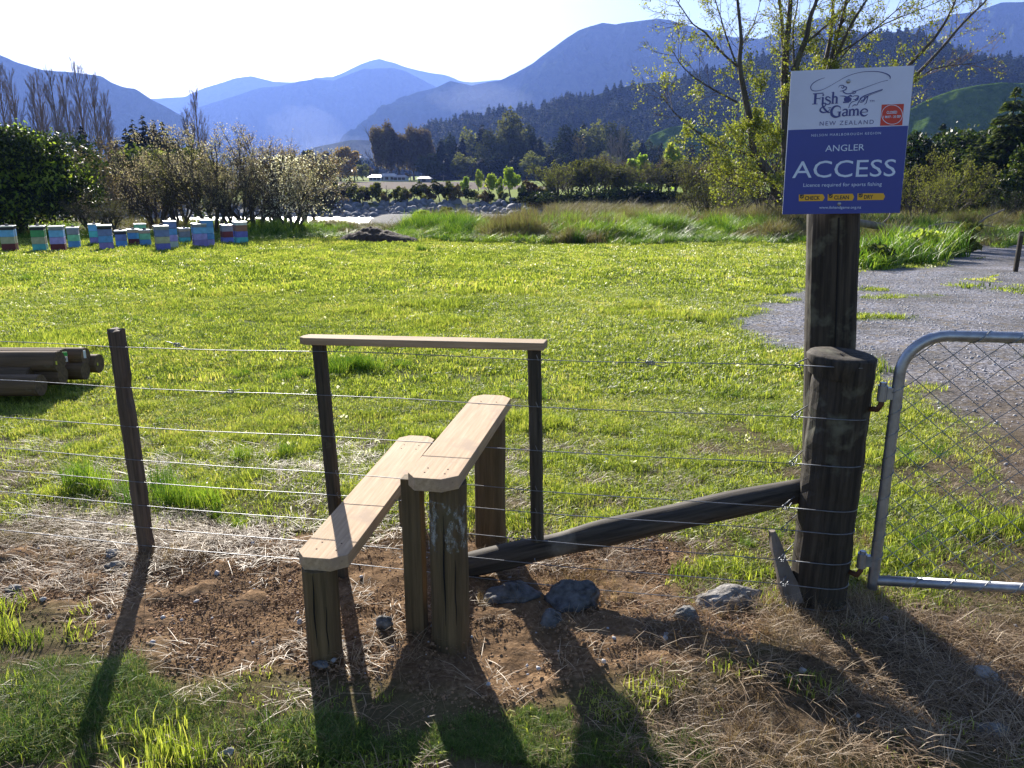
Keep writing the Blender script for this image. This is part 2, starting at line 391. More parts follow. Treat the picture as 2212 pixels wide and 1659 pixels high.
F = np.stack([i[:-1,:-1], i[:-1,1:], i[1:,1:], i[1:,:-1]], -1).reshape(-1, 4)
mg, nt, out = new_mat('ground')
def attr(nt, n): return nd(nt, 'ShaderNodeAttribute', attribute_name=n).outputs['Fac']
vp = coords(nt, 'Position')
n_f = noise(nt, vp, 45, 6, .7); n_m = noise(nt, vp, 7, 5, .6); n_l = noise(nt, vp, .9, 4, .6); n_x = noise(nt, vp, .05, 4, .6)
turf = mixc(nt, n_m, (.03,.045,.012), (.12,.15,.035)); turf = mixc(nt, ramp(nt, n_l, [(.45,(0,0,0)), (.65,(1,1,1))]), turf, (.09,.12,.03))
soilc = ramp(nt, n_f, [(.25,(.045,.028,.016)), (.5,(.19,.12,.068)), (.74,(.42,.29,.175))])
soilc = mixc(nt, ramp(nt, n_m, [(.42,(0,0,0)), (.62,(.75,.75,.75))]), soilc, (.14,.09,.052))
vor = nd(nt, 'ShaderNodeTexVoronoi', {'Vector': vp, 'Scale': 38}); vsz = nd(nt, 'ShaderNodeTexVoronoi', {'Vector': vp, 'Scale': 17})
gravc = ramp(nt, vor.outputs['Color'], [(.1,(.085,.085,.10)), (.55,(.21,.21,.24)), (.9,(.42,.42,.46))])
gravc = mixc(nt, ramp(nt, n_m, [(.5,(0,0,0)), (.68,(1,1,1))]), gravc, (.22,.18,.13))
strawc = ramp(nt, n_f, [(.3,(.035,.025,.015)), (.7,(.17,.12,.075))])
bed = ramp(nt, n_m, [(.3,(.12,.12,.11)), (.7,(.3,.3,.3))])
past = mixc(nt, n_x, (.11,.17,.02), (.18,.22,.03)); brn = mixc(nt, n_x, (.07,.055,.045), (.13,.10,.08))
gravc = mixc(nt, ramp(nt, n_l, [(.4,(0,0,0)), (.62,(.7,.7,.7))]), gravc, (.10,.095,.09)); c = mixc(nt, attr(nt,'gravel'), turf, gravc); c = mixc(nt, attr(nt,'straw'), c, strawc); c = mixc(nt, attr(nt,'soil'), c, soilc)
c = mixc(nt, attr(nt,'bare'), c, mixc(nt, n_f, (.03,.024,.014), (.18,.13,.08)))
c = mixc(nt, attr(nt,'bed'), c, bed); c = mixc(nt, attr(nt,'pasture'), c, past); c = mixc(nt, attr(nt,'plough'), c, brn)
hb = nd(nt, 'ShaderNodeMath', {0: n_f, 1: vsz.outputs['Distance']}, operation='ADD').outputs[0]
p = nd(nt, 'ShaderNodeBsdfPrincipled', {'Base Color': c, 'Roughness': .95, 'Specular IOR Level': .03, 'Normal': bump(nt, hb, .8, .014)})
nt.links.new(p.outputs[0], out.inputs[0])
ground = fast_mesh('ground', V, F, mat=mg, smooth=True); tag(ground, kind='structure')
def pattr(o, n, a):
    q = o.data.attributes.new(n, 'FLOAT', 'POINT'); q.data.foreach_set('value', np.asarray(a, np.float32).ravel())
Xn = X + 3*fbm(X*.05, Y*.05, 3, 3)
pattr(ground, 'soil', soil*(Y < 12)); pattr(ground, 'straw', straw*(1-soil)); pattr(ground, 'gravel', grav*(Y < 60)); pattr(ground, 'bare', np.maximum(bare, .75*sstep(9, 5, Y)*(Y > 1.5))*(1-soil)*(1-straw))
pattr(ground, 'bed', sstep(52, 60, Y + 3*fbm(X*.1,Y*.1,3,4))*sstep(104, 100, Y)); pattr(ground, 'pasture', sstep(103, 107, Y))
pattr(ground, 'plough', sstep(163, 168, Y)*sstep(292, 286, Y)*sstep(60, 52, X + .25*Y) )

# soil track verge sheet is part of the ground; the river is a sheet of its own
mw, nt, out = new_mat('river_water'); v = coords(nt, 'Position', (.5, 1.2, 1)); n1 = noise(nt, v, 1.2, 6, .6)
p = nd(nt, 'ShaderNodeBsdfPrincipled', {'Base Color': (.08,.11,.12,1), 'Roughness': .22, 'Specular IOR Level': .8, 'Normal': bump(nt, n1, 1.0, .25)})
nt.links.new(p.outputs[0], out.inputs[0])
xs = np.linspace(-700, 900, 60); b = MB()
for k in range(59): b.add([(xs[k],71,-3.2),(xs[k+1],71,-3.2),(xs[k+1],98,-3.2),(xs[k],98,-3.2)], [(0,1,2,3)])
river = b.build('river', mw); tag(river, kind='structure')

# ------------------------------------------------------------------ hills and mountains
def hillmat(name, a, b_, s=.01, lit=None, bs=1.0):
    m, nt, out = new_mat(name); v = coords(nt, 'Position'); n1 = noise(nt, v, s, 8, .65); n2 = noise(nt, v, s*7, 6, .7)
    f = nd(nt, 'ShaderNodeMath', {0: n1, 1: n2}, operation='ADD').outputs[0]; f = nd(nt, 'ShaderNodeMath', {0: f, 1: .5}, operation='MULTIPLY').outputs[0]
    c = ramp(nt, f, [(.38, a), (.62, b_)])
    p = nd(nt, 'ShaderNodeBsdfPrincipled', {'Base Color': c, 'Roughness': .95, 'Specular IOR Level': .0, 'Normal': bump(nt, n2, bs, .08/s)})
    nt.links.new(p.outputs[0], out.inputs[0]); return m
M['bush'] = hillmat('mountain_bush', (.012,.022,.010), (.045,.06,.022), .006)
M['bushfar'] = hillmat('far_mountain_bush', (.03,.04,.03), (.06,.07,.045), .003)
M['forest'] = hillmat('hill_forest_floor', (.015,.025,.010), (.04,.05,.02), .02)
M['pasture'] = hillmat('hill_pasture', (.03,.07,.012), (.10,.16,.025), .03, bs=1.2)
def hill(name, sil, Yc, run, mat, seed, gully=.25, rows=46, cols=260, rough=.004, smooth=True, foot=-2.0, pw=1.15, gs=None, skew=0.0):
    sil = np.array(sil, float); pxs = np.linspace(sil[0,0], sil[-1,0], cols); pys = np.interp(pxs, sil[:,0], sil[:,1])
    pts = np.array([tuple(at(a, b_, Yc)) for a, b_ in zip(pxs, pys)]); cx, cz = pts[:,0], pts[:,2]
    Hh = max(cz.max(), 1); gs = gs or Hh*.55
    cz = cz + rough*Hh*fbm(cx/(Hh*.06), cx*0, 3, seed)
    vv = np.concatenate([np.linspace(-.7, 0, 8)[:-1], np.linspace(0, 1, rows)])
    VV, XX = np.meshgrid(vv, cx, indexing='ij'); ZC = np.broadcast_to(cz, VV.shape); rn = run*(.55 + .45*ZC/Hh)
    XX = XX + skew*rn*np.clip(VV, 0, 1)
    YY = Yc - rn*VV
    pr = np.where(VV >= 0, (1 - np.clip(VV,0,1))**pw, 1 + VV*1.2)
    g = fbm(XX/gs + VV*.8, VV*1.2*run/gs*.5, 4, seed+5); g = 1 - np.abs(g)*2.2
    env = np.sin(np.clip(VV,0,1)*math.pi)**.8
    ZZ = foot + (ZC - foot)*pr + gully*Hh*(g-.62)*env*np.clip((ZC-foot)/Hh, 0, 1)
    ZZ = ZZ + .035*Hh*fbm(XX/(Hh*.10), YY/(Hh*.10), 4, seed+9)*np.clip(VV*5, 0, 1)
    V = np.stack([XX, YY, ZZ], -1).reshape(-1,3); r_, c_ = VV.shape; i = np.arange(r_*c_).reshape(r_, c_)
    F = np.stack([i[:-1,:-1], i[1:,:-1], i[1:,1:], i[:-1,1:]], -1).reshape(-1,4)
    o = fast_mesh(name, V, F, mat=mat, smooth=smooth); tag(o, kind='structure'); return o, XX, YY, ZZ, VV
hill('mountain', [(-200,260),(250,235),(300,215),(398,209),(440,190),(505,170),(540,164),(590,176),(620,178),(660,178),(680,168),(720,166),(745,156),(775,140),(800,131),(820,127),(850,135),(875,145),(930,158),(962,162),(995,175),(1017,178),(1080,172),(1150,190),(1300,210),(1500,215),(1800,215)], 7000, 1150, M['bushfar'], 1, gully=.35)
hill('mountain', [(100,330),(330,262),(460,222),(560,190),(600,186),(645,176),(680,171),(720,174),(760,158),(785,149),(850,147),(875,153),(905,168),(940,187),(1000,225),(1080,262),(1200,300),(1300,340)], 5000, 800, M['bush'], 2, gully=.5, skew=.2, gs=190)
hill('mountain', [(-900,-90),(-400,10),(-100,85),(0,119),(55,141),(96,152),(153,156),(217,163),(241,178),(263,187),(290,192),(330,216),(385,245),(450,290),(520,330),(600,365)], 2900, 620, M['bush'], 3, gully=.5, skew=.25, gs=120, cols=320)
hill('mountain', [(760,330),(790,285),(840,240),(870,213),(900,200),(940,190),(975,175),(1020,184),(1080,173),(1110,160),(1150,137),(1200,100),(1250,65),(1300,50),(1330,53),(1370,46),(1425,40),(1455,45),(1500,58),(1585,80),(1640,84),(1700,64),(1770,37),(1800,44),(1850,68),(1950,70),(1985,58),(2053,32),(2110,25),(2163,5),(2212,3),(2350,-20),(2700,-40),(3200,30)], 3300, 900, M['bush'], 4, gully=.42, skew=-.35, gs=190, rows=80, cols=420)
L5, HX, HY, HZ, _hv = hill('forest_hill', [(880,330),(905,306),(940,272),(1000,256),(1060,246),(1100,240),(1170,236),(1215,218),(1270,212),(1319,194),(1352,186),(1407,178),(1442,176),(1550,150),(1660,118),(1740,102),(1840,82),(1900,78),(1944,68),(1985,76),(2080,114),(2150,126),(2212,136),(2400,150),(2900,130),(3300,120)], 1000, 430, M['forest'], 5, gully=.22, rows=60, cols=300, skew=-.1)
PH = hill('pasture_hill', [(1880,330),(1930,262),(1965,236),(2010,212),(2060,194),(2110,184),(2160,178),(2212,180),(2300,190),(2500,200),(2800,230)], 520, 85, M['pasture'], 6, gully=.3, foot=-1.5, cols=160, rough=.001)
hill('pasture_hill', [(1380,330),(1405,292),(1450,274),(1500,268),(1560,284),(1620,276),(1700,268),(1800,275),(1900,300),(1950,330)], 560, 70, M['pasture'], 7, gully=.25, foot=-1.5, cols=160, rough=.001)
hill('foothill', [(540,375),(620,352),(680,318),(760,302),(850,305),(920,322),(1000,345),(1100,365)], 1500, 170, M['bush'], 8, gully=.3)

# ------------------------------------------------------------------ haze in the valley
hb_ = MB(); hb_.box((0, 4500, 470), (17000, 10600, 948)); mh, nt, out = new_mat('haze')
pv = nd(nt, 'ShaderNodeVolumePrincipled', {'Color': (.22,.36,.95,1), 'Density': 1.05e-4, 'Anisotropy': .3})
nt.links.new(pv.outputs[0], out.inputs['Volume'])
hz = hb_.build('haze', mh); tag(hz, 'pale blue haze filling the valley between the hills', 'haze', kind='stuff')

# drifting smoke low in the valley
M['smoke'], nt, out = new_mat('smoke'); pv = nd(nt, 'ShaderNodeVolumePrincipled', {'Color': (.75,.82,1,1), 'Density': 2.6e-4, 'Anisotropy': .35}); nt.links.new(pv.outputs[0], out.inputs['Volume'])
import bmesh
def smoke(cs, Ys, label):
    bm = bmesh.new(); bmesh.ops.create_icosphere(bm, subdivisions=4, radius=1); V0 = np.array([v.co[:] for v in bm.verts]); F0 = np.array([[v.index for v in f.verts] for f in bm.faces]); bm.free()
    px, py, rx, rz = cs; c_ = at(px, py, Ys); s_ = Ys/FPX; V = V0*(1+.45*fbm(V0[:,0]*1.6+px, V0[:,2]*1.6+V0[:,1], 4, 7))[:,None]
    V = V*np.array((rx*s_, 90, rz*s_)) + np.array(c_)
    o = fast_mesh('smoke', V, F3=F0, mat=M['smoke'], smooth=True); tag(o, label, 'smoke', kind='stuff')
smoke((655, 285, 75, 62), 1100, 'thin pale smoke drifting up in the valley behind the river willows')
smoke((760, 330, 120, 28), 1150, 'low flat smoke lying over the valley floor behind the farmhouse')
smoke((1040, 215, 110, 30), 1350, 'thin bluish smoke hanging above the left end of the forested hill')
# ------------------------------------------------------------------ fence
FA = Vector((1.25, 2.87, 0)); FD = Vector((1, -.186, 0)).normalized()     # wire line, on the camera side of the posts
def fy(x): return 2.87 - .186*(x - 1.25)
def fence_pt(px, py, off=0):
    d = ray(px, py); t = (2.87 + .186*1.25 + off)/(d[1] + .186*d[0])
    return Vector((d[0]*t, d[1]*t, CAMZ + d[2]*t))
fence = empty('wire_fence', (0, 3.0, 0), 'eight-wire farm fence with old wooden posts running across the foreground beside the gate', 'fence')
wl = [738, 820.6, 901, 967, 1014.6, 1061.7, 1107, 1144.5]; wr = [789, 900, 1001, 1096, 1144, 1209, 1262, 1310]
kx = [1723, 1715, 1710, 1694, 1691, 1686, 1690, 1700]
SC = Vector((1.262, 2.975, 0)); SR = .110
wires = []
for k in range(8):
    A = fence_pt(0, wl[k]); B = fence_pt(kx[k], wr[k]); wires.append((A, B))
    d = (A-B); far = B + d*2.2; pts = []
    for i in range(40):
        t = i/39; p = B.lerp(far, t); p.z -= .010*math.sin(min(t*2.2,1)*math.pi*2)**2; p.z += rnd.uniform(-.0012,.0012); pts.append(p)
    w = MB(); w.tube(pts, .0018, 6); wo_ = w.build('wire', M['wire'], fence, smooth=True)
    # knot and tail near the strainer
    kb = MB(); c0 = B; ring = [c0 + Vector((math.cos(a)*.008, math.sin(a)*.003, math.sin(a*1.0)*.008)) for a in np.linspace(0, 2*math.pi*1.6, 18)]
    kb.tube(ring, .0022, 5)
    tail = [c0 + Vector((.004,-.004,0)), c0 + Vector((.012,.0,-.012)), c0 + Vector((.016+.01*rnd.random(),-.006, -.045 if k == 0 else .022))]
    kb.tube(tail, .0020, 5)
    kb.build('wire_knot', M['wire'], wo_, smooth=True)
    # wrap round the strainer post: from the knot round the front, behind and back to the knot
    zc = B.z; ph0 = math.atan2(B.y-SC.y, B.x-SC.x); loop = [c0]
    tl = R(3) if k else R(1)
    rr = SR*(1.0 + .0) + .004
    a0 = math.atan2(B.y-SC.y, B.x-SC.x) + math.acos(min(1, rr/max(rr+.001, (B-Vector((SC.x,SC.y,B.z))).length)))
    a1 = 2*math.pi + 2*math.atan2(B.y-SC.y, B.x-SC.x) - a0
    for a in np.linspace(a0, a1, 44):
        sag = .5 - .5*math.cos((a-a0)/(a1-a0)*2*math.pi)
        loop.append(Vector((SC.x + rr*math.cos(a), SC.y + rr*math.sin(a), zc - .022*sag*(1 if k else .6))))
    loop.append(c0 + Vector((.004, .004, .012)))
    lb = MB(); lb.tube(loop, .0022, 6); lb.build('wire_loop', M['wire'], wo_, smooth=True)
# joins twisted in the wire (seen on the two top wires)
def splice(px, py, k, sgn=1):
    c0 = fence_pt(px, py, -.004); b = MB()
    for s in (-1, 1):
        b.tube([c0 + FD*(x_*.001) + Vector((0, -.002*s, z_*.001*s*sgn)) for x_, z_ in ((-14*s,0),(-6*s,5),(2*s,7),(8*s,2),(14*s,-4),(30*s,-9),(52*s,-13))], .0020, 6)
        b.tube([c0 + FD*(.008*math.cos(a)+.008*s) + Vector((0,.003*math.sin(a), .007*math.sin(a))) for a in np.linspace(0, 6.28, 12)], .0020, 5)
    b.build('wire_join', M['wire'], fence, smooth=True)
splice(382, 745, 0); splice(497, 846, 1, -1); splice(1405, 784, 0)
def raggedpost(top, bot, w, d, mat, name='fence_post', notch=None, seed=0, parent=fence, taper=1.0, segs=26, rag=.03, round_=.0):
    """squared old post between two points, edges worn unevenly"""
    top, bot = Vector(top), Vector(bot); Lz = (top-bot).length; nseg = 16
    a = np.arange(nseg)*2*math.pi/nseg; b = MB(); rings = []
    e = 3.2 if round_ < .5 else 2
    cx = np.sign(np.cos(a))*np.abs(np.cos(a))**(2/e); cy_ = np.sign(np.sin(a))*np.abs(np.sin(a))**(2/e)
    for i in range(segs+1):
        t = i/segs; c0 = Vector((0,0,Lz*t)); j = 1 + rag*vnoise(a*2.3+seed, np.full(nseg, t*Lz*16), seed) + rag*.6*vnoise(a*5, np.full(nseg, t*Lz*50), seed+3)
        sx = w/2*j*(1-(1-taper)*t); sy = d/2*j*(1-(1-taper)*t)
        if notch and abs(t-notch[0]) < notch[1]:
            m = np.cos(a) > .35; sx = np.where(m, sx*notch[2], sx)
        zt = Lz*t + (0 if i < segs else rag*.15*vnoise(a*1.5, a*0, seed+7))
        rings.append(np.stack([cx*sx, cy_*sy, np.zeros(nseg)+zt], 1))
    V = np.concatenate(rings); f = []
    for i in range(segs):
        for j in range(nseg): f.append((i*nseg+j, i*nseg+(j+1)%nseg, (i+1)*nseg+(j+1)%nseg, (i+1)*nseg+j))
    V = np.concatenate([V, [(0,0,Lz*1.0+.003)], [(0,0,0)]])
    for j in range(nseg): f.append((segs*nseg+j, segs*nseg+(j+1)%nseg, len(V)-2)); f.append(((j+1)%nseg, j, len(V)-1))
    b.add(V, f); q = (top-bot).to_track_quat('Z', 'X')
    eu = q.to_euler(); o = b.build(name, mat, parent, smooth=False, loc=bot, rot=eu); return o
def off(p, d): return Vector((p.x, p.y + d, p.z))
def postfrom(pt, pb, w, d, mat, **k):
    T = fence_pt(*pt, off=.03+d/2*0); 
    gd = fence_pt(*pb, off=.03); gd2 = gd + (gd-T).normalized()*.25
    return raggedpost(T, gd2 if k.pop('deep', True) else gd, w, d, mat, **k)
zr = math.atan(-.186)
postfrom((251,712), (319,1200), .066, .062, M['brownpost'], notch=(.80,.035,.72), seed=3, rag=.06)
postfrom((689,741), (738,1240), .054, .058, M['lichenpost'], seed=5, rag=.04)
postfrom((1154,753), (1161,1166), .053, .058, M['lichenpost'], seed=8, rag=.04, deep=False)
# staples holding the wires
sb = MB()
for (px, w_) in ((284, 33), (715, 27), (1158, 27)):
    for k in range(8):
        A, B = wires[k]; t = (at(px, 900, 3.2).x - B.x)/(A.x-B.x); p = B.lerp(A, t)
        if p.z < .12 and px > 1000: continue
        st = MB(); st.tube([p + Vector((-.004,.006,.012)), p + Vector((-.004,-.004,.010)), p + Vector((.004,-.004,-.010)), p + Vector((.004,.006,-.012))], .0016, 5)
        st.build('staple', M['wire'], fence)
# strainer post: thick round old post
sp = raggedpost((SC.x+.010, SC.y, 1.07), (SC.x-.0, SC.y, -.25), SR*2, SR*2, M['oldpost'], name='strainer_post', seed=12, rag=.035, round_=1, taper=1.02, segs=40)
cap = MB(); a = np.linspace(0, 2*math.pi, 22)[:-1]
jr = 1 + .09*vnoise(a*1.6, a*0, 44)
rings = [np.stack([SC.x+.014 + np.cos(a)*(SR+.004)*jr*s_, SC.y + np.sin(a)*(SR+.004)*jr*s_, np.full(len(a), z_) + .006*np.cos(a+.5)], 1) for s_, z_ in ((.97,1.00),(1.05,1.042),(1.09,1.075),(1.02,1.084),(.6,1.082),(.05,1.079))]
n_ = len(a); cap.add(np.concatenate(rings), [(i*n_+j, i*n_+(j+1)%n_, (i+1)*n_+(j+1)%n_, (i+1)*n_+j) for i in range(5) for j in range(n_)])
cap.build('post_top', M['oldpost'], sp, smooth=True)
# diagonal stay from the ground to the strainer
S0 = at(1003, 1222, 3.24); S1 = at(1745, 1056, 3.04); S0g = S0 + (S0-S1).normalized()*.02
pts = [S0g.lerp(S1, t) + Vector((0,0,.006*math.sin(t*math.pi) - .003*math.sin(t*2*math.pi))) for t in np.linspace(0, 1, 26)]
dd_ = (S1-S0g); Lx = dd_.length; q = dd_.to_track_quat('X', 'Z'); b = MB()
lp = [q.inverted() @ (p-S0g) for p in pts]
b.tube(lp, [.052+.006*math.sin(t*math.pi)+.003*math.sin(t*17) for t in np.linspace(0,1,26)], 14, jit=.10, seed=4)
b.build('stay', M['strut'], fence, smooth=True, loc=S0g, rot=q.to_euler())

# ------------------------------------------------------------------ stile
stile = empty('stile', (-.35, 3.1, 0), 'wooden step-over stile with two pale plank steps crossing the wire fence', 'stile')
crk_m = simple('dark_split', (.006,.005,.004), .95)
def plank(p0, p1, w, th, name, mat, cut=.045, parent=stile, cut2=None):
    p0, p1 = Vector(p0), Vector(p1); d = p1-p0; Lp = d.length; c2 = cut if cut2 is None else cut2; c_ = cut*1.0
    o2 = [(0,-w/2+c_*1.15),(c_,-w/2),(Lp-c2,-w/2),(Lp,-w/2+c2),(Lp,w/2-c2),(Lp-c2,w/2),(c_,w/2),(0,w/2-c_*.8)]
    n = len(o2); b = MB(); b.add([(x,y,-th) for x,y in o2] + [(x,y,0) for x,y in o2], [tuple(range(n-1,-1,-1)), tuple(range(n,2*n))] + [(i,(i+1)%n,(i+1)%n+n,i+n) for i in range(n)])
    q = d.to_track_quat('X', 'Z'); return b.build(name, mat, parent, loc=p0, rot=q.to_euler(), bevel=.002)
zl, zu = .42, .705
A0 = atz(688, 1206, zl); A1 = atz(905, 941, zl)
B0 = atz(928, 1034, zu); B1 = atz(1066, 853, zu)
lp_ = plank(A0, A1, .188, .05, 'step_plank', M['pine']); lp_['label'] = 'lower step plank with a post shadow across it'
up_ = plank(B0, B1, .188, .05, 'step_plank', M['pine']); up_['label'] = 'upper step plank'
def roundpost(x, y, z1, r, mat, seed, name='support_post', lean=(0,0)):
    b = MB(); n = 14; pts = [Vector((lean[0]*t, lean[1]*t, t*(z1+.3))) for t in np.linspace(0,1,14)]
    b.tube(pts, [r*(1.04-.05*t) for t in np.linspace(0,1,14)], 20, jit=.035, seed=seed)
    return b.build(name, mat, stile, smooth=False, loc=(x, y, -.3), bevel=.0)
def dplank(p0, p1, t): return p0.lerp(p1, t)
g = gp(697, 1422); q_ = dplank(A0, A1, .06)
roundpost(g.x+.003, g.y+.03, zl-.051, .064, M['treated'], 1)
q_ = dplank(A0, A1, .86); roundpost(q_.x, q_.y, zl-.051, .062, M['treated'], 2)
g = gp(972, 1393); tp = roundpost(g.x, g.y+.04, zu-.051, .072, M['treated'], 3)
q_ = dplank(B0, B1, .87); roundpost(q_.x+.01, q_.y, zu-.051, .074, M['treated'], 4)
# flaking white paint band on the tall support post (own thin shell)
m, nt, out = new_mat('flaking_white_paint'); v = coords(nt, 'Object', (1,1,.6)); n1 = noise(nt, v, 30, 5, .65)
bs = nd(nt, 'ShaderNodeBsdfPrincipled', {'Base Color': (.42,.42,.38,1), 'Roughness': .7}); tr = nd(nt, 'ShaderNodeBsdfTransparent')
f = ramp(nt, n1, [(.50,(0,0,0)), (.66,(.75,.75,.75))]); ms = nd(nt, 'ShaderNodeMixShader', {0: f, 1: tr.outputs[0], 2: bs.outputs[0]}); nt.links.new(ms.outputs[0], out.inputs[0])
b = MB(); b.tube([(0,0,0),(0,0,.10),(0,0,.2)], .0765, 24, cap=False); b.build('paint_band', m, tp, smooth=True, loc=(g.x, g.y+.04, .40))
# squared timber beside the tall support
g = gp(897, 1376); b = MB(); b.box((0,0,.33), (.076,.055,.655)); o = b.build('side_timber', M['treated'], stile, loc=(g.x+.004, g.y+.035, -.01), rot=(0,0,R(-12)), bevel=.003)
for (x_, y_, z_, r2, h2) in ((gp(697,1422).x+.003, gp(697,1422).y+.03, .04, .064, .32), (gp(972,1393).x, gp(972,1393).y+.04, .1, .073, .45)):
    for dx_, hh_ in ((-.012,1.0),(.028,.6)):
        b = MB(); ph_ = math.asin(dx_/r2); b.tube([(x_+dx_+.002*math.sin(t*9), y_-r2*math.cos(ph_)*1.00, z_+h2*hh_*t) for t in np.linspace(0,1,12)], [.0006+.0028*math.sin(t*math.pi)*hh_ for t in np.linspace(0,1,12)], 5); b.build('crack', crk_m, stile)
for P0, P1, o_ in ((A0, A1, lp_), (B0, B1, up_)):
    for t in (.05, .09, .85, .89):
        for s_ in (-.035,.04):
            p = P0.lerp(P1, t); q = (P1-P0).normalized().cross(Vector((0,0,1))); p = p + q*s_; b = MB(); b.tube([(p.x,p.y,p.z-.001),(p.x,p.y,p.z+.0015)], .0032, 8); b.build('nail', M['rust'], o_ if False else stile)
# handrail on the two thin fence posts
r0 = fence_pt(652, 733, .028); r1 = fence_pt(1180, 745, .028); d = r1-r0; b = MB(); Lr = d.length; w, th = .085, .030
o2 = [(0,-w/2+.02),(.03,-w/2),(Lr-.004,-w/2),(Lr,w/2),(.02,w/2),(0,w/2-.03)]; n = len(o2)
b.add([(x,y,-th/2) for x,y in o2] + [(x,y,th/2) for x,y in o2], [tuple(range(n-1,-1,-1)), tuple(range(n,2*n))] + [(i,(i+1)%n,(i+1)%n+n,i+n) for i in range(n)])
b.build('handrail', M['rail'], stile, loc=r0, rot=d.to_track_quat('X','Z').to_euler(), bevel=.003)

# ------------------------------------------------------------------ gate
G0 = at(1884, 1270, 2.86); GD = Vector((1, -.12, 0)).normalized(); GL = 3.0
gate = empty('farm_gate', (G0.x, G0.y, 0), 'galvanised pipe farm gate filled with chain-link mesh, hung on the thick strainer post', 'gate')
gz0 = G0.z; gz1 = at(1990, 726, 2.84).z; GH = gz1 - gz0; pr = .0205; rc = .15
def G(u, w, o_=0): return Vector((G0.x, G0.y, gz0)) + GD*u + Vector((0,0,w)) + Vector((.12,1,0)).normalized()*o_
path = [G(0,-.0)] + [G(0,w) for w in np.linspace(.03, GH-rc, 10)] + [G(rc-rc*math.cos(a), GH-rc+rc*math.sin(a)) for a in np.linspace(.15, math.pi/2, 9)] + [G(u, GH) for u in np.linspace(rc+.05, GL-rc, 10)] + [G(GL-rc+rc*math.sin(a), GH-rc+rc*math.cos(a)) for a in np.linspace(.2, math.pi/2, 8)] + [G(GL, 0)]
b = MB(); b.tube(path, pr, 16); b.build('pipe_frame', M['galv'], gate, smooth=True)
b = MB(); b.tube([G(.01, .035), G(GL-.01, .035)], pr*.98, 16); b.build('bottom_rail', M['galv'], gate, smooth=True)
b = MB(); b.tube([G(1.5, .05), G(1.5, GH-.01)], pr*.8, 12); b.build('middle_rail', M['galv'], gate, smooth=True)
# chain link: every wire of the mesh is its own part
ph, pvv = .118, .100
def inside(u, w):
    if u < .012 or u > GL-.012 or w < .06 or w > GH-.012: return False
    for cx_ in (rc, GL-rc):
        if w > GH-rc and ((cx_ == rc and u < rc) or (cx_ != rc and u > GL-rc)) and math.hypot(u-cx_, w-(GH-rc)) > rc-.01: return False
    return True
for s in (1, -1):
    nk = int((GL*pvv + GH*ph)/(ph*pvv)) + 12
    for k in range(-14, nk):
        pts = []
        for i in range(0, 120):
            w = i*pvv/6; u = k*ph + s*w*ph/pvv - (0 if s > 0 else -0) 
            if s < 0: u = k*ph - w*ph/pvv
            sag = .012*math.sin(u*2.1+1)*math.sin(w*3)
            if inside(u, w): pts.append(G(u, w+sag, s*.0022*math.cos(i/6*2*math.pi)))
        if len(pts) > 3:
            b = MB(); b.tube(pts, .0016, 4, cap=False); b.build('mesh_wire', M['mesh'], gate)
# lacing wire wound along the pipes
def lace(fn, n0, n1, turns, axis2):
    b = MB(); pts = []
    for i in range(int(turns*12)):
        t = i/(turns*12); a = i/12*2*math.pi; pts.append(fn(t) + axis2(a)*(pr+.002))
    b.tube(pts, .0017, 5, cap=False); b.build('lacing_wire', M['mesh'], gate, smooth=True)
gn = Vector((.12,1,0)).normalized()
lace(lambda t: G(0, .07+t*(GH-rc-.1)), 0, 0, 9, lambda a: GD*math.cos(a) + gn*math.sin(a))
lace(lambda t: G(rc+.02+t*(GL-2*rc), GH), 0, 0, 22, lambda a: Vector((0,0,1))*math.cos(a) + gn*math.sin(a))
lace(lambda t: G(.05+t*(GL-.1), .035), 0, 0, 23, lambda a: Vector((0,0,1))*math.cos(a) + gn*math.sin(a))
# hinges
def hinge(px, py, up):
    P = at(px, py, G0.y-.0); z = P.z; base = Vector((G0.x, G0.y, z)) - GD*.052
    b = MB(); b.tube([base + Vector((0,0,-.03)), base + Vector((0,0,.03))], .018, 14); b.box(tuple(base + GD*.027), (.05,.022,.045), Matrix.Rotation(math.atan(-.12),3,'Z'))
    hgo = b.build('hinge', M['galv'], gate, smooth=False)
    c = MB(); c.tube([base + Vector((0,0,.028)), base + Vector((0,0,.041))], .012, 6)
    c.build('hinge_bolt', M['galv'], hgo)
    c = MB(); e = Vector((SC.x+SR-.03, SC.y-.01, z-.075)); c.tube([base + Vector((0,0,-.02)), base + Vector((0,0,-.045)), base + Vector((-.012,0,-.064)), base.lerp(e,.55)+Vector((0,0,-.036)), e], .0105, 10)
    c.build('hinge_pin', M['rust'], hgo, smooth=True)
hinge(1897, 850, 1); hinge(1868, 1212, 0)

# ------------------------------------------------------------------ sign on its post
sgY = 3.10; SPx = at(1806, 600, 3.30)
sign = empty('access_sign', (SPx.x, 3.24, 0), 'blue and white angler access sign on a tall dark timber post behind the strainer post', 'sign')
tp_, bt_ = at(1809, 160, 3.25), at(1792, 760, 3.25); dv = (bt_-tp_).normalized()
raggedpost(tp_, tp_ + dv*2.45, .198, .12, M['oldpost'], name='sign_post', seed=21, rag=.02, parent=sign, segs=40)
b = MB(); c_ = tp_.lerp(bt_, .5); b.tube([at(1812,470,3.188), at(1809,600,3.188), at(1804,755,3.188)], [.004,.0035,.003], 6); 
crk = simple('dark_crack', (.01,.009,.008), .95); b.build('crack', crk, sign)
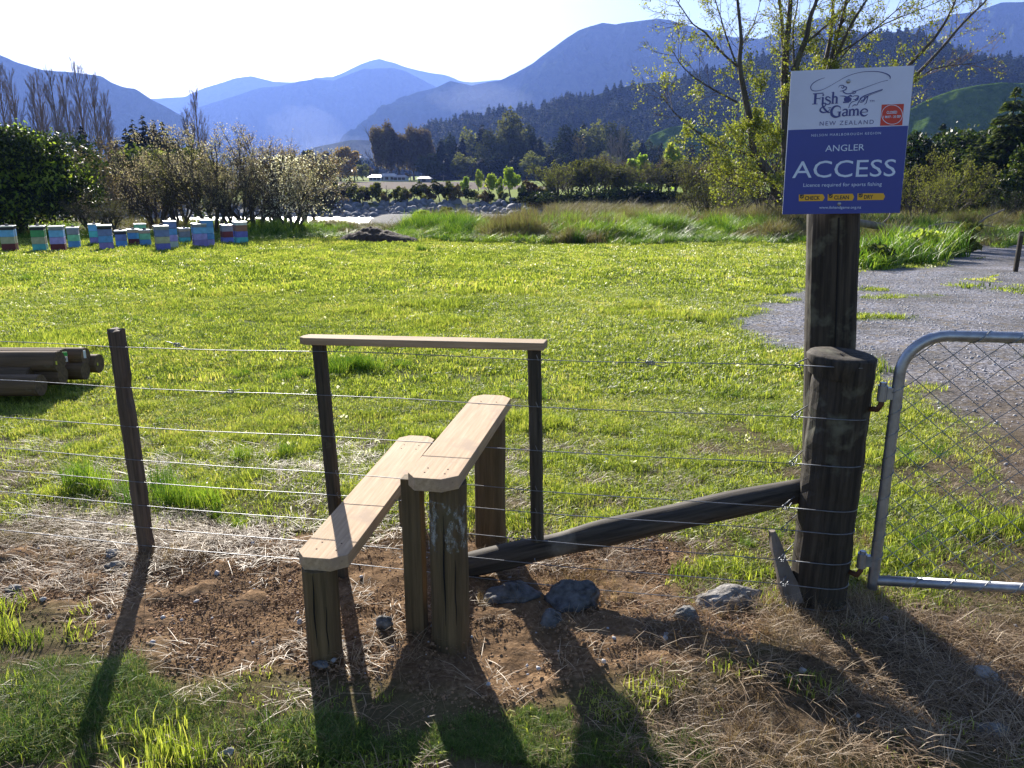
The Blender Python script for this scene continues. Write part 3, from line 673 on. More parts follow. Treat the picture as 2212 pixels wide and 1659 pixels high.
# sign frame of reference from its corners
SW, SH = .425, .522
yaw = math.atan(-.20); sx = Vector((math.cos(yaw), math.sin(yaw), .0225)).normalized(); sy = Vector((-.022, 0, 1)).normalized(); sy = (sy - sx*sy.dot(sx)).normalized(); sn = sx.cross(sy)  # sn points to -camera?
if sn.y > 0: sn = -sn
BL = at(1690, 463, 3.17)
def SP_(u, v, h=0): return BL + sx*u + sy*v + sn*h
pm = lambda n, c, r=.35: simple(n, c, r, var=.05, scale=8, bmp=.02, kind='Object')
MWH, MBL, MRE, MYE, MBK, MLB = pm('sign_white', (.60,.66,.88)), pm('sign_blue', (.022,.045,.30)), pm('sign_red', (.55,.03,.02)), pm('sign_yellow', (.75,.42,.02)), pm('sign_black', (.02,.02,.025)), pm('sign_navy_ink', (.03,.045,.25))
MTX = pm('sign_pale_ink', (.58,.70,.90))
def qz(X, Y):     # corner-to-corner position on the panel measured in the close-up view
    for _ in range(1):
        fyv = (Y - (100 + (X-190)*(-65/1290)))/( (1615 + (X-97)*(-25/1238)) - (100 + (X-190)*(-65/1290)) )
    lx = 190 + (97-190)*fyv; rx = 1480 + (1335-1480)*fyv
    return (X-lx)/(rx-lx)*SW, (1-fyv)*SH
b = MB(); b.add([SP_(*p, h) for h in (-.003, 0) for p in ((0,0),(SW,0),(SW,SH),(0,SH))], [(0,3,2,1),(4,5,6,7),(0,1,5,4),(1,2,6,5),(2,3,7,6),(3,0,4,7)])
panel = b.build('sign_panel', MWH, sign)
lay = [0]
def flat(name, loops, mat, h=.0006):
    b = MB(); lay[0] += 1; hh = h + lay[0]*2e-5
    for lp in loops:
        P = [SP_(*qz(X_, Y_), hh) for X_, Y_ in lp]; b.add(P, [tuple(range(len(P)))])
    return b.build(name, mat, panel)
flat('blue_field', [[(160,708),(1418,655),(1335,1590),(97,1615)][::-1]], MBL)
flat('red_sticker', [[(1129,657),(1358,650),(1375,428),(1146,437)]], MRE)
def strokes(name, ls, mat):
    b = MB(); lay[0] += 1
    for s_i, (pts, w) in enumerate(ls):
        P = np.array([qz(*p) for p in pts]); k = len(P)
        if k > 2 and not isinstance(w, str):
            # smooth with Catmull-Rom
            Q = []
            for i in range(k-1):
                p0, p1, p2, p3 = P[max(i-1,0)], P[i], P[i+1], P[min(i+2,k-1)]
                for t in np.linspace(0,1,6)[:-1]:
                    Q.append(.5*((2*p1)+(-p0+p2)*t+(2*p0-5*p1+4*p2-p3)*t*t+(-p0+3*p1-3*p2+p3)*t**3))
            Q.append(P[-1]); P = np.array(Q); k = len(P)
        sc_ = SW/1260
        W = np.interp(np.linspace(0,1,k), np.linspace(0,1,len(w)), w)*sc_ if hasattr(w,'__len__') else np.full(k, w*sc_)
        T = np.gradient(P, axis=0); T /= np.linalg.norm(T,axis=1)[:,None]+1e-12; N_ = np.stack([-T[:,1],T[:,0]],1)
        hh = .0006 + lay[0]*2e-5 + s_i*1.2e-5
        a_, c_ = P + N_*W[:,None]/2, P - N_*W[:,None]/2
        b.add([SP_(*p, hh) for p in np.concatenate([a_, c_])], [(i, k+i, k+i+1, i+1) for i in range(k-1)])
    return b.build(name, mat, panel)
ring = [(1253+107*math.cos(a)*1.0, 540+100*math.sin(a)) for a in np.linspace(0, 2*math.pi, 26)]
strokes('sticker_ring', [(ring, 6)], MTX)
for q in ([(275,1397),(530,1390),(551,1427),(530,1465),(274,1470)], [(583,1390),(845,1384),(862,1420),(843,1458),(581,1462)], [(897,1380),(1165,1376),(1182,1412),(1163,1450),(893,1454)]):
    flat('yellow_arrow', [q[::-1]], MYE)
for x_, y_ in ((307,1418),(614,1410),(929,1402)):
    flat('tick_box', [[(x_-21,y_-20),(x_-22,y_+14),(x_,y_+24),(x_+20,y_+12),(x_+21,y_-22)][::-1]], MBK)
    strokes('tick', [([(x_-12,y_-2),(x_-2,y_+8),(x_+13,y_-12)], 5)], MYE)
def text(s, a, b_, cap, mat, space=1.0, bold=0, name='lettering'):
    cu = bpy.data.curves.new('t', 'FONT'); cu.body = s; cu.size = 1; cu.space_character = space; cu.offset = bold; cu.resolution_u = 3
    to = bpy.data.objects.new('t', cu); C.objects.link(to); bpy.context.view_layer.update()
    me = to.to_mesh(); V = np.array([v.co[:] for v in me.vertices]); F = [tuple(p.vertices) for p in me.polygons]; to.to_mesh_clear()
    bpy.data.objects.remove(to)
    u0, v0 = qz(*a); u1, v1 = qz(*b_); lay[0] += 1
    xm, xM = V[:,0].min(), V[:,0].max(); Lu = math.hypot(u1-u0, v1-v0); ca_, sa_ = (u1-u0)/Lu, (v1-v0)/Lu
    cs = (qz(a[0], a[1]-cap)[1] - v0)/.729
    x = (V[:,0]-xm)/(xM-xm)*Lu; y = V[:,1]*cs
    mb = MB(); mb.add([SP_(u0 + x_*ca_ - y_*sa_, v0 + x_*sa_ + y_*ca_, .0006 + lay[0]*2e-5) for x_, y_ in zip(x, y)], F)
    return mb.build(name, mat, panel)
text('NEW ZEALAND', (495,660), (1062,638), 46, MLB, 1.3)
text('NELSON MARLBOROUGH REGION', (407,775), (1137,745), 26, MTX, 1.3)
text('ANGLER', (555,932), (965,916), 70, MTX); text('ACCESS', (202,1218), (1285,1190), 188, MTX)
text('Licence required for sports fishing', (322,1313), (1147,1295), 40, MTX)
text('CHECK', (338,1455), (500,1450), 42, MBK, bold=.03); text('CLEAN', (648,1447), (805,1443), 42, MBK, bold=.03); text('DRY', (962,1438), (1056,1436), 42, MBK, bold=.03)
text('www.fishandgame.org.nz', (492,1550), (932,1545), 30, MTX)
text('CLOSED', (1195,531), (1303,528), 28, MTX, bold=.03); text('1 MAY - 30 SEP', (1162,577), (1342,571), 26, MTX, bold=.02)
text('TM', (1018,412), (1068,410), 22, MLB)
# serif words drawn as strokes, x right, y down in the close-up view
F_ = []
def st(pts, w): F_.append((pts, w))
# Fish
st([(452,333),(444,438)],[26,26]); st([(424,331),(532,322)],[9,9]); st([(532,318),(528,352)],[8,3]); st([(448,380),(500,376)],[9,9]); st([(503,362),(498,392)],[4,4]); st([(414,437),(472,434)],[7,7])
st([(530,366),(526,434)],[20,20]); st([(514,367),(536,363)],[7,7]); st([(512,435),(544,433)],[6,6]); st([(532,336),(533,350)],[18,16])
st([(606,372),(590,360),(566,364),(562,382),(585,396),(606,408),(602,430),(578,438),(556,428)],[8,10,14,17,18,17,14,10,8]); st([(608,362),(606,384)],[4,2]); st([(555,418),(555,436)],[3,4])
st([(640,312),(632,430)],[20,20]); st([(622,314),(646,310)],[6,6]); st([(637,376),(655,358),(674,366),(676,390),(672,428)],[8,14,18,20,20]); st([(618,430),(648,428)],[6,6]); st([(658,428),(690,425)],[6,6])
# ampersand
st([(606,478),(590,506),(560,520),(522,520),(500,500),(514,474),(548,458),(560,436),(540,424),(524,440),(540,476),(578,516),(604,522)],[5,8,12,18,17,14,10,13,8,14,18,20,10]); st([(582,474),(618,470)],[6,6])
# Game
st([(716,470),(690,454),(650,462),(622,500),(626,546),(662,568),(706,560),(714,552)],[8,12,20,28,28,22,12,8]); st([(716,460),(715,492)],[6,3]); st([(708,516),(702,556)],[22,22]); st([(684,516),(724,513)],[7,7])
st([(738,500),(762,488),(784,498),(780,552)],[10,14,18,18]); st([(780,516),(750,526),(738,546),(756,556),(778,544)],[8,14,18,14,8]); st([(772,554),(796,551)],[6,6])
st([(816,492),(812,552)],[19,19]); st([(800,492),(822,488)],[6,6]); st([(818,504),(838,488),(856,498),(854,550)],[7,14,19,19]); st([(860,504),(880,486),(898,496),(896,548)],[7,14,19,19]); st([(798,554),(828,552)],[6,6]); st([(840,552),(868,550)],[6,6]); st([(882,550),(912,548)],[6,6])
st([(932,518),(996,512),(990,490),(964,482),(936,500),(928,526),(944,550),(972,554),(1000,538)],[6,7,14,11,16,22,20,14,6])
strokes('brand_lettering', F_, MLB); F_ = []
st([(550,165),(500,180),(440,210),(405,245),(400,275),(420,297),(470,300),(530,285),(600,250),(680,205),(760,160),(850,125),(950,103),(1050,97),(1130,103),(1200,125),(1230,150),(1230,175)],[3,6,8,9,9,8,7,5,4,4,5,5,5,6,8,11,12,4])
st([(1208,187),(1150,200),(1060,230),(980,260),(870,300)],[5,4,4,5,8]); st([(694,264),(708,244),(740,242),(752,258),(736,272),(722,256)],[3,7,9,12,8,4]); st([(752,252),(778,262),(768,284),(740,296),(706,302)],[8,10,12,8,3])
st([(740,296),(752,314),(790,328),(840,318),(872,296)],[10,12,10,12,8]); st([(835,300),(856,300),(876,304),(866,322),(840,328)],[4,7,9,8,6]); st([(704,350),(752,352),(790,360),(822,340)],[3,8,14,12]); st([(752,388),(790,384),(828,394)],[30,62,30]); st([(742,416),(806,414)],[16,12]); st([(815,344),(836,354)],[16,14])
st([(840,360),(862,348),(904,352),(890,372),(866,388),(848,382)],[5,8,11,13,8,4]); st([(905,352),(896,384),(868,394)],[8,11,5]); st([(1155,280),(1060,312),(960,350),(920,382)],[9,9,12,16]); st([(1150,290),(1040,332),(960,362)],[4,5,8])
st([(802,474),(812,440),(836,412),(868,402),(902,388)],[7,8,9,7,5]); st([(838,458),(862,440),(888,442),(906,408),(930,380)],[5,9,8,10,9]); st([(916,412),(950,408),(978,372),(1004,350)],[9,10,11,8]); st([(930,400),(962,384),(972,356)],[10,9,8]); st([(1004,350),(994,386),(984,420),(962,438)],[8,9,8,3])
strokes('emblem', F_, MLB)
for X_, Y_ in ((797,200),(703,1496)):
    b = MB(); u, v = qz(X_, Y_); b.tube([SP_(u,v,0), SP_(u,v,.003), SP_(u,v,.005)], [.0075,.007,.003], 12); b.build('bolt', M['galv'], panel, smooth=True)
# ------------------------------------------------------------------ beehives
HC = dict(blue=(.10,.30,.62), sky=(.16,.42,.72), slate=(.14,.20,.42), green=(.06,.30,.11), mint=(.20,.55,.32), cream=(.40,.40,.26), teal=(.10,.48,.50), lilac=(.34,.30,.66), purple=(.25,.20,.52), indigo=(.13,.14,.50), red=(.14,.015,.02), grey=(.22,.24,.28), black=(.02,.02,.025), tan=(.42,.32,.24), brown=(.28,.13,.09), white=(.6,.62,.62), pale=(.45,.55,.50), peach=(.50,.36,.26))
for k_, v_ in HC.items(): M['h_'+k_] = simple('hive_paint_'+k_, v_, .6, var=.18, scale=6, bmp=.1)
M['strap'] = simple('black_strap', (.012,.012,.014), .7); M['lid'] = simple('tin_lid', (.55,.57,.6), .35, .6, var=.15, scale=8)
def z5(x, y): return x*.2741, 454.8 + y*.2741
HV = [  # left edge, right edge, base y, rows from bottom, colours top to bottom, label
 (-68, 84, 332, ['black','sky','cream','red'], 'hive cut by the left picture edge with a dark red bottom box'),
 (176, 325, 330, ['black','green','cream','teal'], 'hive with green, cream and teal boxes under a black rim, second from left'),
 (313, 473, 330, ['grey','sky','lilac','red'], 'tall hive with blue and lilac boxes on a dark red bottom box'),
 (468, 598, 302, ['grey','mint','blue'], 'low hive with mint green box right beside the tall dark red based one'),
 (651, 760, 280, ['sky','teal','purple'], 'pale blue and teal hive half hidden behind the slate blue one'),
 (691, 859, 318, ['black','slate','blue','purple'], 'black rimmed hive with slate, bright blue and purple boxes'),
 (848, 973, 302, ['black','slate','blue'], 'low black rimmed hive in slate and bright blue'),
 (962, 1060, 285, ['peach','blue','red'], 'low hive with tan, blue and dark red boxes, partly hidden'),
 (999, 1131, 262, ['mint','sky','teal'], 'green topped hive at the back, seen over the mint one'),
 (1041, 1162, 292, ['peach','mint','blue'], 'hive with mint green box over a bright blue bottom box'),
 (1149, 1309, 328, ['grey','slate','cream','indigo'], 'tall hive with slate, cream and indigo boxes in front'),
 (1240, 1376, 308, ['slate','blue','lilac','pale'], 'hive with a pale bottom box tucked behind the cream banded one'),
 (1364, 1470, 270, ['peach','grey','teal'], 'small grey and teal hive in the back row'),
 (1450, 1610, 292, ['grey','sky','lilac','purple'], 'tall hive with sky blue, lilac and purple boxes'),
 (1560, 1646, 289, ['blue','sky','blue','lilac'], 'all blue hive standing tight against the sky blue and lilac one'),
 (1709, 1810, 270, ['grey','red','indigo'], 'low hive with a dark red middle box, second from right'),
 (1795, 1930, 270, ['white','brown','indigo','teal'], 'rightmost tall hive with brown, indigo and teal boxes'),
]
order = sorted(range(len(HV)), key=lambda i: HV[i][2])
for n_, (xl, xr, yb, cols_, lab) in enumerate(HV):
    cxp = xl + (xr-xl)*.57; px, py = z5(cxp, yb-2); g = gp(px, py)
    wpx = (xr-xl)*.2741; dist = g.y*CP + (CAMZ-g.z)*SP; sc_ = min(1.08, max(.9, wpx/FPX*dist/.646))
    if xr-xl < 112: sc_ = .95
    az = math.atan2(g.x, g.y); th = R(40) - az*.9
    root = empty('beehive', (g.x, g.y, g.z-.03), lab, 'beehive', 'beehives standing along the far edge of the paddock')
    a_, b_ = .50*sc_, .41*sc_; ux = Vector((-math.cos(th), math.sin(th), 0)); uy = Vector((math.sin(th), math.cos(th), 0))
    ctr = g + ux*a_/2 + uy*b_/2; rotm = Matrix(((ux.x, uy.x, 0),(ux.y, uy.y, 0),(0,0,1)))
    z = g.z - .0; hts = []
    for ci, cn in enumerate(reversed(cols_)):
        hb = .10 if cn == 'black' or (cn in ('peach','white') and ci == len(cols_)-1) or (cn == 'grey' and ci == len(cols_)-1 and len(cols_) == 4) else .225
        if ci == 0: hb += .03
        b = MB(); sh = rnd.uniform(-.008,.008); cc = ctr + ux*sh + Vector((0,0,0))
        b.box((cc.x, cc.y, z+hb/2), (a_, b_, hb-.007), rotm); o = b.build('hive_box', M['h_'+cn], root, bevel=.004); o['label'] = cn + ' box'
        if hb > .2:
            h = MB(); f1 = cc - uy*(b_/2+.002); h.box((f1.x+ux.x*.13, f1.y+ux.y*.13, z+hb*.62), (.09,.006,.018), rotm); h.build('hand_slot', M['strap'], o)
        z += hb
    b = MB(); b.box((ctr.x, ctr.y, z+.016), (a_+.03, b_+.03, .034), rotm); b.build('lid', M['lid'], root, bevel=.003)
    b = MB()
    for s_ in (-1, 1):
        p = ctr + ux*.0 - uy*s_*(b_/2+.006); b.box((p.x, p.y, (g.z+z)/2+.02), (.028,.005,z-g.z+.04), rotm)
    b.box((ctr.x, ctr.y, z+.037), (.028, b_+.02, .005), rotm); b.build('strap', M['strap'], root)
    if n_ % 3 != 2:
        b = MB(); q = ctr + ux*rnd.uniform(-.1,.1); b.tube([(q.x-.05,q.y,z+.05),(q.x-.02,q.y,z+.065),(q.x+.05,q.y,z+.055),(q.x+.07,q.y,z+.05)], [.012,.035,.03,.01], 7, jit=.2, seed=n_)
        ro = b.build('lid_stone', M['rockblue'], root, smooth=True)

# ------------------------------------------------------------------ round logs stacked behind the fence
def z7(x, y): return x*.137, 697.4 + y*.137
M['taggreen'] = simple('green_tag', (.05,.45,.10), .5); M['tagwhite'] = simple('white_tag', (.65,.68,.75), .5); M['tagyel'] = simple('yellow_chalk', (.5,.5,.05), .6); M['ink'] = simple('tag_ink', (.02,.02,.03), .5)
LG = [ # end-centre x,y (close-up), Y, radius, label
 (640, 985, 6.32, .088, 'round log lying lowest and nearest the fence, end in grass'),
 (500, 850, 6.52, .085, 'shaded log tucked under the big front log'),
 (985, 830, 6.62, .080, 'log in the middle of the bottom layer, its end in shade'),
 (930, 610, 6.60, .092, 'thickest log on top at the front of the stack'),
 (1340, 760, 6.95, .080, 'bottom layer log under the one with the white strip tag'),
 (1560, 640, 7.15, .088, 'log at the back reaching furthest right, yellow mark on its end'),
 (990, 540, 6.80, .072, 'short top log with green and white tags on its end'),
 (760, 520, 6.86, .055, 'thin log lying between the two top logs'),
 (1345, 530, 7.02, .080, 'top back log with a narrow white tag on its end'),
]
for k, (x_, y_, Yl, rl, lab) in enumerate(LG):
    e = at(*z7(x_, y_), Yl); root = empty('log', (e.x-.6, e.y, e.z-rl), lab, 'log', 'round logs stacked in the grass behind the fence')
    dx = Vector((-1, rnd.uniform(-.02,.03), rnd.uniform(-.004,.004))).normalized(); b = MB()
    b.tube([Vector((0,0,0)) + Vector((-2.6*t,0,0)) for t in np.linspace(0,1,14)], [rl*(1+.02*math.sin(5*t+k)) for t in np.linspace(0,1,14)], 20, cap=False, jit=.03, seed=k)
    b.build('trunk', M['log'], root, smooth=True, loc=e, rot=(0,0,rnd.uniform(-.012,.012)))
    b = MB(); a = np.linspace(0, 2*math.pi, 25)[:-1]; b.tube([(.0,0,0),(.006,0,0),(.0061,0,0)], [rl*1.0, rl*.97, rl*.5], 20); b.build('sawn_end', M['logend'], root, loc=e)
def endmark(px, py, Yl, w, h, mat, k, rz=0):
    p = at(px, py, Yl); b = MB(); b.box((0,0,0), (.003, .012 if w is None else w, h)); return p
def tagbox(x_, y_, Yl, w, h, mat, name, rz, root_i):
    root = [o for o in C.objects if o.name.startswith('log') and o.type == 'EMPTY'][root_i]; p = at(*z7(x_, y_), Yl)
    b = MB(); b.box((0,0,0), (w,.004,h)); return b.build(name, mat, root, loc=p, rot=(0,0,R(rz))), root
t1_, r_ = tagbox(1000, 492, 6.72, .058, .036, M['taggreen'], 'green_tag', 14, 6)
t2_, r_ = tagbox(1030, 575, 6.72, .036, .044, M['tagwhite'], 'white_tag', 14, 6)
def tagtext(s, x_, y_, Yl, cap, r_, w=None):
    cu = bpy.data.curves.new('t', 'FONT'); cu.body = s; cu.size = 1; cu.resolution_u = 2
    to = bpy.data.objects.new('t', cu); C.objects.link(to); bpy.context.view_layer.update(); me = to.to_mesh()
    V = np.array([v.co[:] for v in me.vertices]); F = [tuple(p.vertices) for p in me.polygons]; to.to_mesh_clear(); bpy.data.objects.remove(to)
    V = V - (V.max(0)+V.min(0))/2; V *= cap/.73; mb = MB(); mb.add(np.stack([V[:,0], V[:,0]*0, V[:,1]],1), F); mb.build('lettering', M['ink'], r_, loc=at(*z7(x_, y_), Yl) + Vector((0,-.006,0)), rot=(0,0,R(14)))
tagtext('4', 1035, 575, 6.71, .024, r_)
tagbox(1335, 495, 6.93, .020, .07, M['tagwhite'], 'white_tag', 14, 8); tagbox(890, 632, 6.50, .012, .03, M['tagyel'], 'yellow_mark', 20, 3); tagbox(1540, 650, 7.10, .010, .025, M['tagyel'], 'yellow_mark', 20, 5)

M['rockmid'] = simple('rough_rock', (.20,.19,.18), .9, var=.6, scale=30, bmp=1, dist=.02)
# ------------------------------------------------------------------ stones
def stone(name, px, py, w, d, h, mat, label, seed, rz=0, sink=.48, cat='stone', flat=.75, rough=.26, lvl=4, pos=None):
    import bmesh
    bm = bmesh.new(); bmesh.ops.create_icosphere(bm, subdivisions=lvl, radius=1)
    V = np.array([v.co[:] for v in bm.verts]); F = [tuple(v.index for v in f.verts) for f in bm.faces]; bm.free()
    r = np.random.default_rng(seed)
    for _ in range(9):    # cut facets
        n_ = r.normal(size=3); n_ /= np.linalg.norm(n_); dd = r.uniform(.62, .92); s_ = V @ n_
        V = V - np.outer(np.maximum(s_-dd, 0)*.92, n_)
    V = V*(1 + rough*fbm(V[:,0]*2+seed, V[:,1]*2+V[:,2]*1.7, 4, seed))[:,None]
    V = V*np.array((w/2, d/2, h/2)); c_, s_ = math.cos(rz), math.sin(rz); V = V @ np.array(((c_,s_,0),(-s_,c_,0),(0,0,1)))
    g = pos or gp(px, py)
    b = MB(); b.add(V + np.array((g.x, g.y+d*.35, g.z + h*(.5-sink))), F); o = b.build(name, mat, None, smooth=False)
    return tag(o, label, cat)
stone('stone', 1103, 1302, .26, .16, .12, M['rockblue'], 'bluish slab of rock leaning behind the tall stile post, below the stay', 31, .1)
stone('stone', 1240, 1316, .26, .17, .18, M['rockblue'], 'dark blocky rock in shade under the middle of the stay, dry grass on top', 32, -.1)
stone('stone', 1190, 1356, .10, .09, .10, M['rockblue'], 'small grey stone in front of the dark blocky rock', 33)
stone('stone', 1590, 1318, .30, .16, .11, M['rockmid'], 'large rough pale rock at the foot of the fence near the strainer', 34, .18, rough=.35, lvl=4)
stone('stone', 1484, 1347, .10, .10, .09, M['rockgrey'], 'grey stone half buried left of the large pale rock', 35)
stone('stone', 827, 1366, .085, .05, .055, M['rockgrey'], 'sharp grey stone lying on bare soil between the stile posts', 36, -.3, sink=.1)
stone('stone', 243, 1236, .10, .07, .05, M['rockgrey'], 'smooth grey stone among dry stalks left of the leftmost post', 37, .3)
stone('stone', 240, 1205, .075, .06, .06, M['rockpale'], 'pale rounded stone just behind the smooth grey one', 38)
stone('stone', 22, 1281, .085, .06, .05, M['rockgrey'], 'grey stone in mossy ground at the left picture edge', 39)
stone('stone', 692, 1449, .062, .05, .03, M['rockgrey'], 'flat stone in the shadow just in front of the short stile post', 40)
stone('stone', 2140, 1482, .085, .10, .06, M['rockpale'], 'pale oblong stone lying beyond the sign post shadow at lower right', 41, .6)
stone('stone', 2152, 1600, .11, .07, .05, M['rockgrey'], 'bluish stone inside the shadow near the lower right corner', 42)
stone('stone', 1735, 1462, .035, .03, .03, M['rockpale'], 'small angular pebble on dry straw in front of the strainer post', 43)
stone('stone', 488, 1640, .055, .035, .03, M['rockpale'], 'pale stone in the grass at the bottom left', 44)
# old pale driftwood stump leaning by the strainer
b = MB(); P = [at(1716,1305,2.93), at(1702,1262,2.97), at(1688,1220,3.0), at(1676,1180,3.02), at(1668,1146,3.02)]
b.tube(P, [.036,.040,.030,.026,.012], 9, jit=.5, seed=9); o = b.build('dead_branch', M['barkpale'], None, smooth=False); tag(o, 'weathered pale dead branch standing against the left of the strainer post', 'branch')
# pile of dark soil beyond the paddock
g = gp(812, 523); n1, n2 = 60, 30; u, v = np.meshgrid(np.linspace(-1,1,n1), np.linspace(-1,1,n2)); x_ = u*1.9; y_ = v*1.0
prof = np.clip(1-u**2*1.0-v**2, 0, 1)**.6*(.62 + .25*np.exp(-((u+.25)/.35)**2)) * np.interp(u, [-1,-.6,.2,1], [.7,1,1,.55])
z_ = prof*.62*(1+.22*fbm(x_*2.2, y_*2.2, 5, 5)) + .10*prof*fbm(x_*9, y_*9, 3, 6) - .05
i = np.arange(n1*n2).reshape(n2,n1); F = np.stack([i[:-1,:-1], i[:-1,1:], i[1:,1:], i[1:,:-1]],-1).reshape(-1,4)
M['dark_soil'] = simple('dark_soil', (.045,.028,.018), .95, var=.5, scale=8, bmp=1, dist=.05)
o = fast_mesh('soil_heap', np.stack([x_+g.x, y_+g.y+.8, z_+g.z],-1).reshape(-1,3), F, mat=M['dark_soil']); tag(o, 'low heap of dark brown soil at the far edge of the paddock', 'soil heap')
# felled trunk in the scrub behind the sign
t = empty('fallen_trunk', tuple(gp(1960,520)), 'grey fallen tree trunk lying in the scrub right of the sign post', 'fallen tree')
b = MB(); Yb = 27.5; b.tube([at(1840,478,Yb), at(1870,484,Yb), at(1930,493,Yb+.3), at(2000,499,Yb+.5), at(2100,505,Yb+.8)], [.12,.13,.11,.10,.07], 10, jit=.1); b.build('trunk', M['barkpale'], t, smooth=True)
for pl in ([(2000,499),(2010,488),(2050,480),(2110,484),(2150,490)], [(2090,503),(2130,470),(2170,452)], [(1900,489),(1920,470),(1926,455)]):
    b = MB(); b.tube([at(a,c_,Yb+.5) for a,c_ in pl], [.035,.03,.025,.02,.012][:len(pl)], 6); b.build('branch', M['barkpale'], t, smooth=True)
# lone post at the right edge of the track, farm posts behind
g = gp(2193, 588); raggedpost((g.x,g.y,g.z+.95), (g.x,g.y,g.z-.2), .1, .1, M['oldpost'], seed=51, parent=None)
o = C.objects[-1] if False else [q for q in C.objects if q.name.startswith('fence_post') and q.parent is None][0]; tag(o, 'dark wooden post standing alone beside the gravel track at the right edge', 'post')

# ------------------------------------------------------------------ farm buildings across the valley
M['wallw'] = simple('white_wall', (.6,.62,.66), .7, var=.05); M['roofl'] = simple('light_iron_roof', (.5,.52,.56), .4, .3, var=.08); M['roofd'] = simple('grey_iron_roof', (.22,.23,.27), .5, .2); M['glassd'] = simple('dark_glass', (.02,.025,.03), .1)
def house(px0, px1, pyb, pyt, Yh, label, roof, wall, dep=9, wins=3):
    a, b2 = at(px0, pyb, Yh), at(px1, pyb, Yh); zb = -1.2; top = at((px0+px1)/2, pyt, Yh).z; W = b2.x-a.x; zw = zb + (top-zb)*.62
    r = empty('farm_house', ((a.x+b2.x)/2, Yh+dep/2, zb), label, 'house'); m_ = MB(); m_.box(((a.x+b2.x)/2, Yh+dep/2, (zb+zw)/2), (W, dep, zw-zb)); m_.build('wall', wall, r)
    m_ = MB(); e = .5; m_.add([(a.x-e,Yh-e,zw),(b2.x+e,Yh-e,zw),(b2.x+e,Yh+dep+e,zw),(a.x-e,Yh+dep+e,zw),(a.x+W*.12,Yh+dep/2,top),(b2.x-W*.12,Yh+dep/2,top)], [(0,1,5,4),(2,3,4,5),(1,2,5),(3,0,4),(3,2,1,0)]); m_.build('roof', roof, r)
    for k in range(wins):
        m_ = MB(); m_.box((a.x+W*(k+.5)/wins, Yh-.03, (zb+zw)/2+.2), (1.2,.08,1.0)); m_.build('window', M['glassd'], r)
house(797, 822, 388, 377, 300, 'small white farmhouse far across the river, left end', M['roofl'], M['wallw'])
house(818, 853, 388, 374.5, 304, 'white farmhouse with the brightest pale roof far across the river', M['roofl'], M['wallw'])
house(850, 876, 388, 378, 302, 'low grey roofed annex right of the white farmhouse', M['roofd'], M['wallw'])
house(903, 928, 391, 381, 270, 'dark farm shed on the far pasture right of the farmhouse', M['roofd'], M['roofd'], 6, 1)
M['pole'] = simple('power_pole', (.14,.11,.09), .9)
for x_, yb, yt, lab in ((766,405,372,'power pole on the far flat left of the farmhouse, with wires'), (887,391,374,'thin power pole right of the farmhouse'), (958,390,378,'short power pole furthest right on the far flat')):
    Yp = 150 if x_ == 766 else 280; p0, p1 = at(x_, yb, Yp), at(x_, yt, Yp); r = empty('power_pole', (p0.x,p0.y,-1.1), lab, 'power pole')
    b = MB(); b.tube([(p0.x,p0.y,-1.1), tuple(p1)], .14, 6); b.build('pole', M['pole'], r); b = MB(); b.box((p1.x,p1.y,p1.z-.4), (2.2,.15,.15)); b.build('cross_arm', M['pole'], r)
b = MB()
for dz in (-.3, -.9):
    a, c_ = at(766,372,150), at(500,369,150); b.tube([a.lerp(c_, t)+Vector((0,0,dz-1.2*math.sin(t*math.pi))) for t in np.linspace(0,1,12)], .03, 4)
tag(b.build('power_line', M['pole']), 'pair of thin power wires running left from the far pole', 'power line')
# ------------------------------------------------------------------ vegetation
G1, G2, G3 = (.035,.06,.014), (.07,.11,.025), (.12,.16,.04)
M['l_yellow'] = leafmat('spring_leaf', [(.2,(.16,.20,.03)), (.5,(.30,.32,.05)), (.8,(.22,.36,.05))], .55, pscale=.35)
M['l_ever'] = leafmat('evergreen_leaf', [(.2,(.010,.02,.006)), (.5,(.035,.06,.014)), (.8,(.17,.21,.035))], .42, .5, pscale=.5, spec=.3)
M['l_olive'] = leafmat('olive_leaf', [(.2,(.055,.06,.018)), (.5,(.11,.12,.035)), (.8,(.18,.20,.05))], .45, .8, pscale=.25, spec=.1)
M['l_brown'] = leafmat('brown_leaf', [(.2,(.06,.045,.03)), (.5,(.12,.09,.06)), (.8,(.17,.15,.08))], .4, .8, pscale=.25, spec=.1)
M['l_bud'] = leafmat('pale_bud', [(.2,(.24,.19,.17)), (.5,(.38,.33,.27)), (.8,(.32,.33,.17))], .5, pscale=.6)
M['l_far'] = leafmat('far_foliage', [(.2,(.010,.018,.008)), (.5,(.028,.042,.014)), (.8,(.07,.08,.025))], .25, .9, pscale=.05, spec=.02)
M['l_dark'] = leafmat('conifer_needles', [(.2,(.008,.014,.008)), (.5,(.018,.03,.014)), (.8,(.04,.055,.022))], .15, .8, pscale=.15, spec=.05)
M['l_blue'] = leafmat('plantation_needles', [(.2,(.012,.022,.012)), (.5,(.03,.048,.024)), (.8,(.06,.08,.03))], .2, .8, pscale=.02, spec=.05)
M['l_gold'] = leafmat('golden_leaf', [(.2,(.22,.15,.05)), (.6,(.32,.24,.08))], .4)
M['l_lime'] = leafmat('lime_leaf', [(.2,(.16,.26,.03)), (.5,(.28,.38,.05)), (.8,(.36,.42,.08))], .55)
ORD0 = ['leftmost', 'second from left', 'third from left', 'fourth from left', 'fifth from left', 'sixth from left', 'seventh from left', 'eighth from left', 'ninth from left', 'tenth from left', 'eleventh from left', 'twelfth from left', 'thirteenth from left', 'fourteenth from left', 'fifteenth from left', 'sixteenth from left']
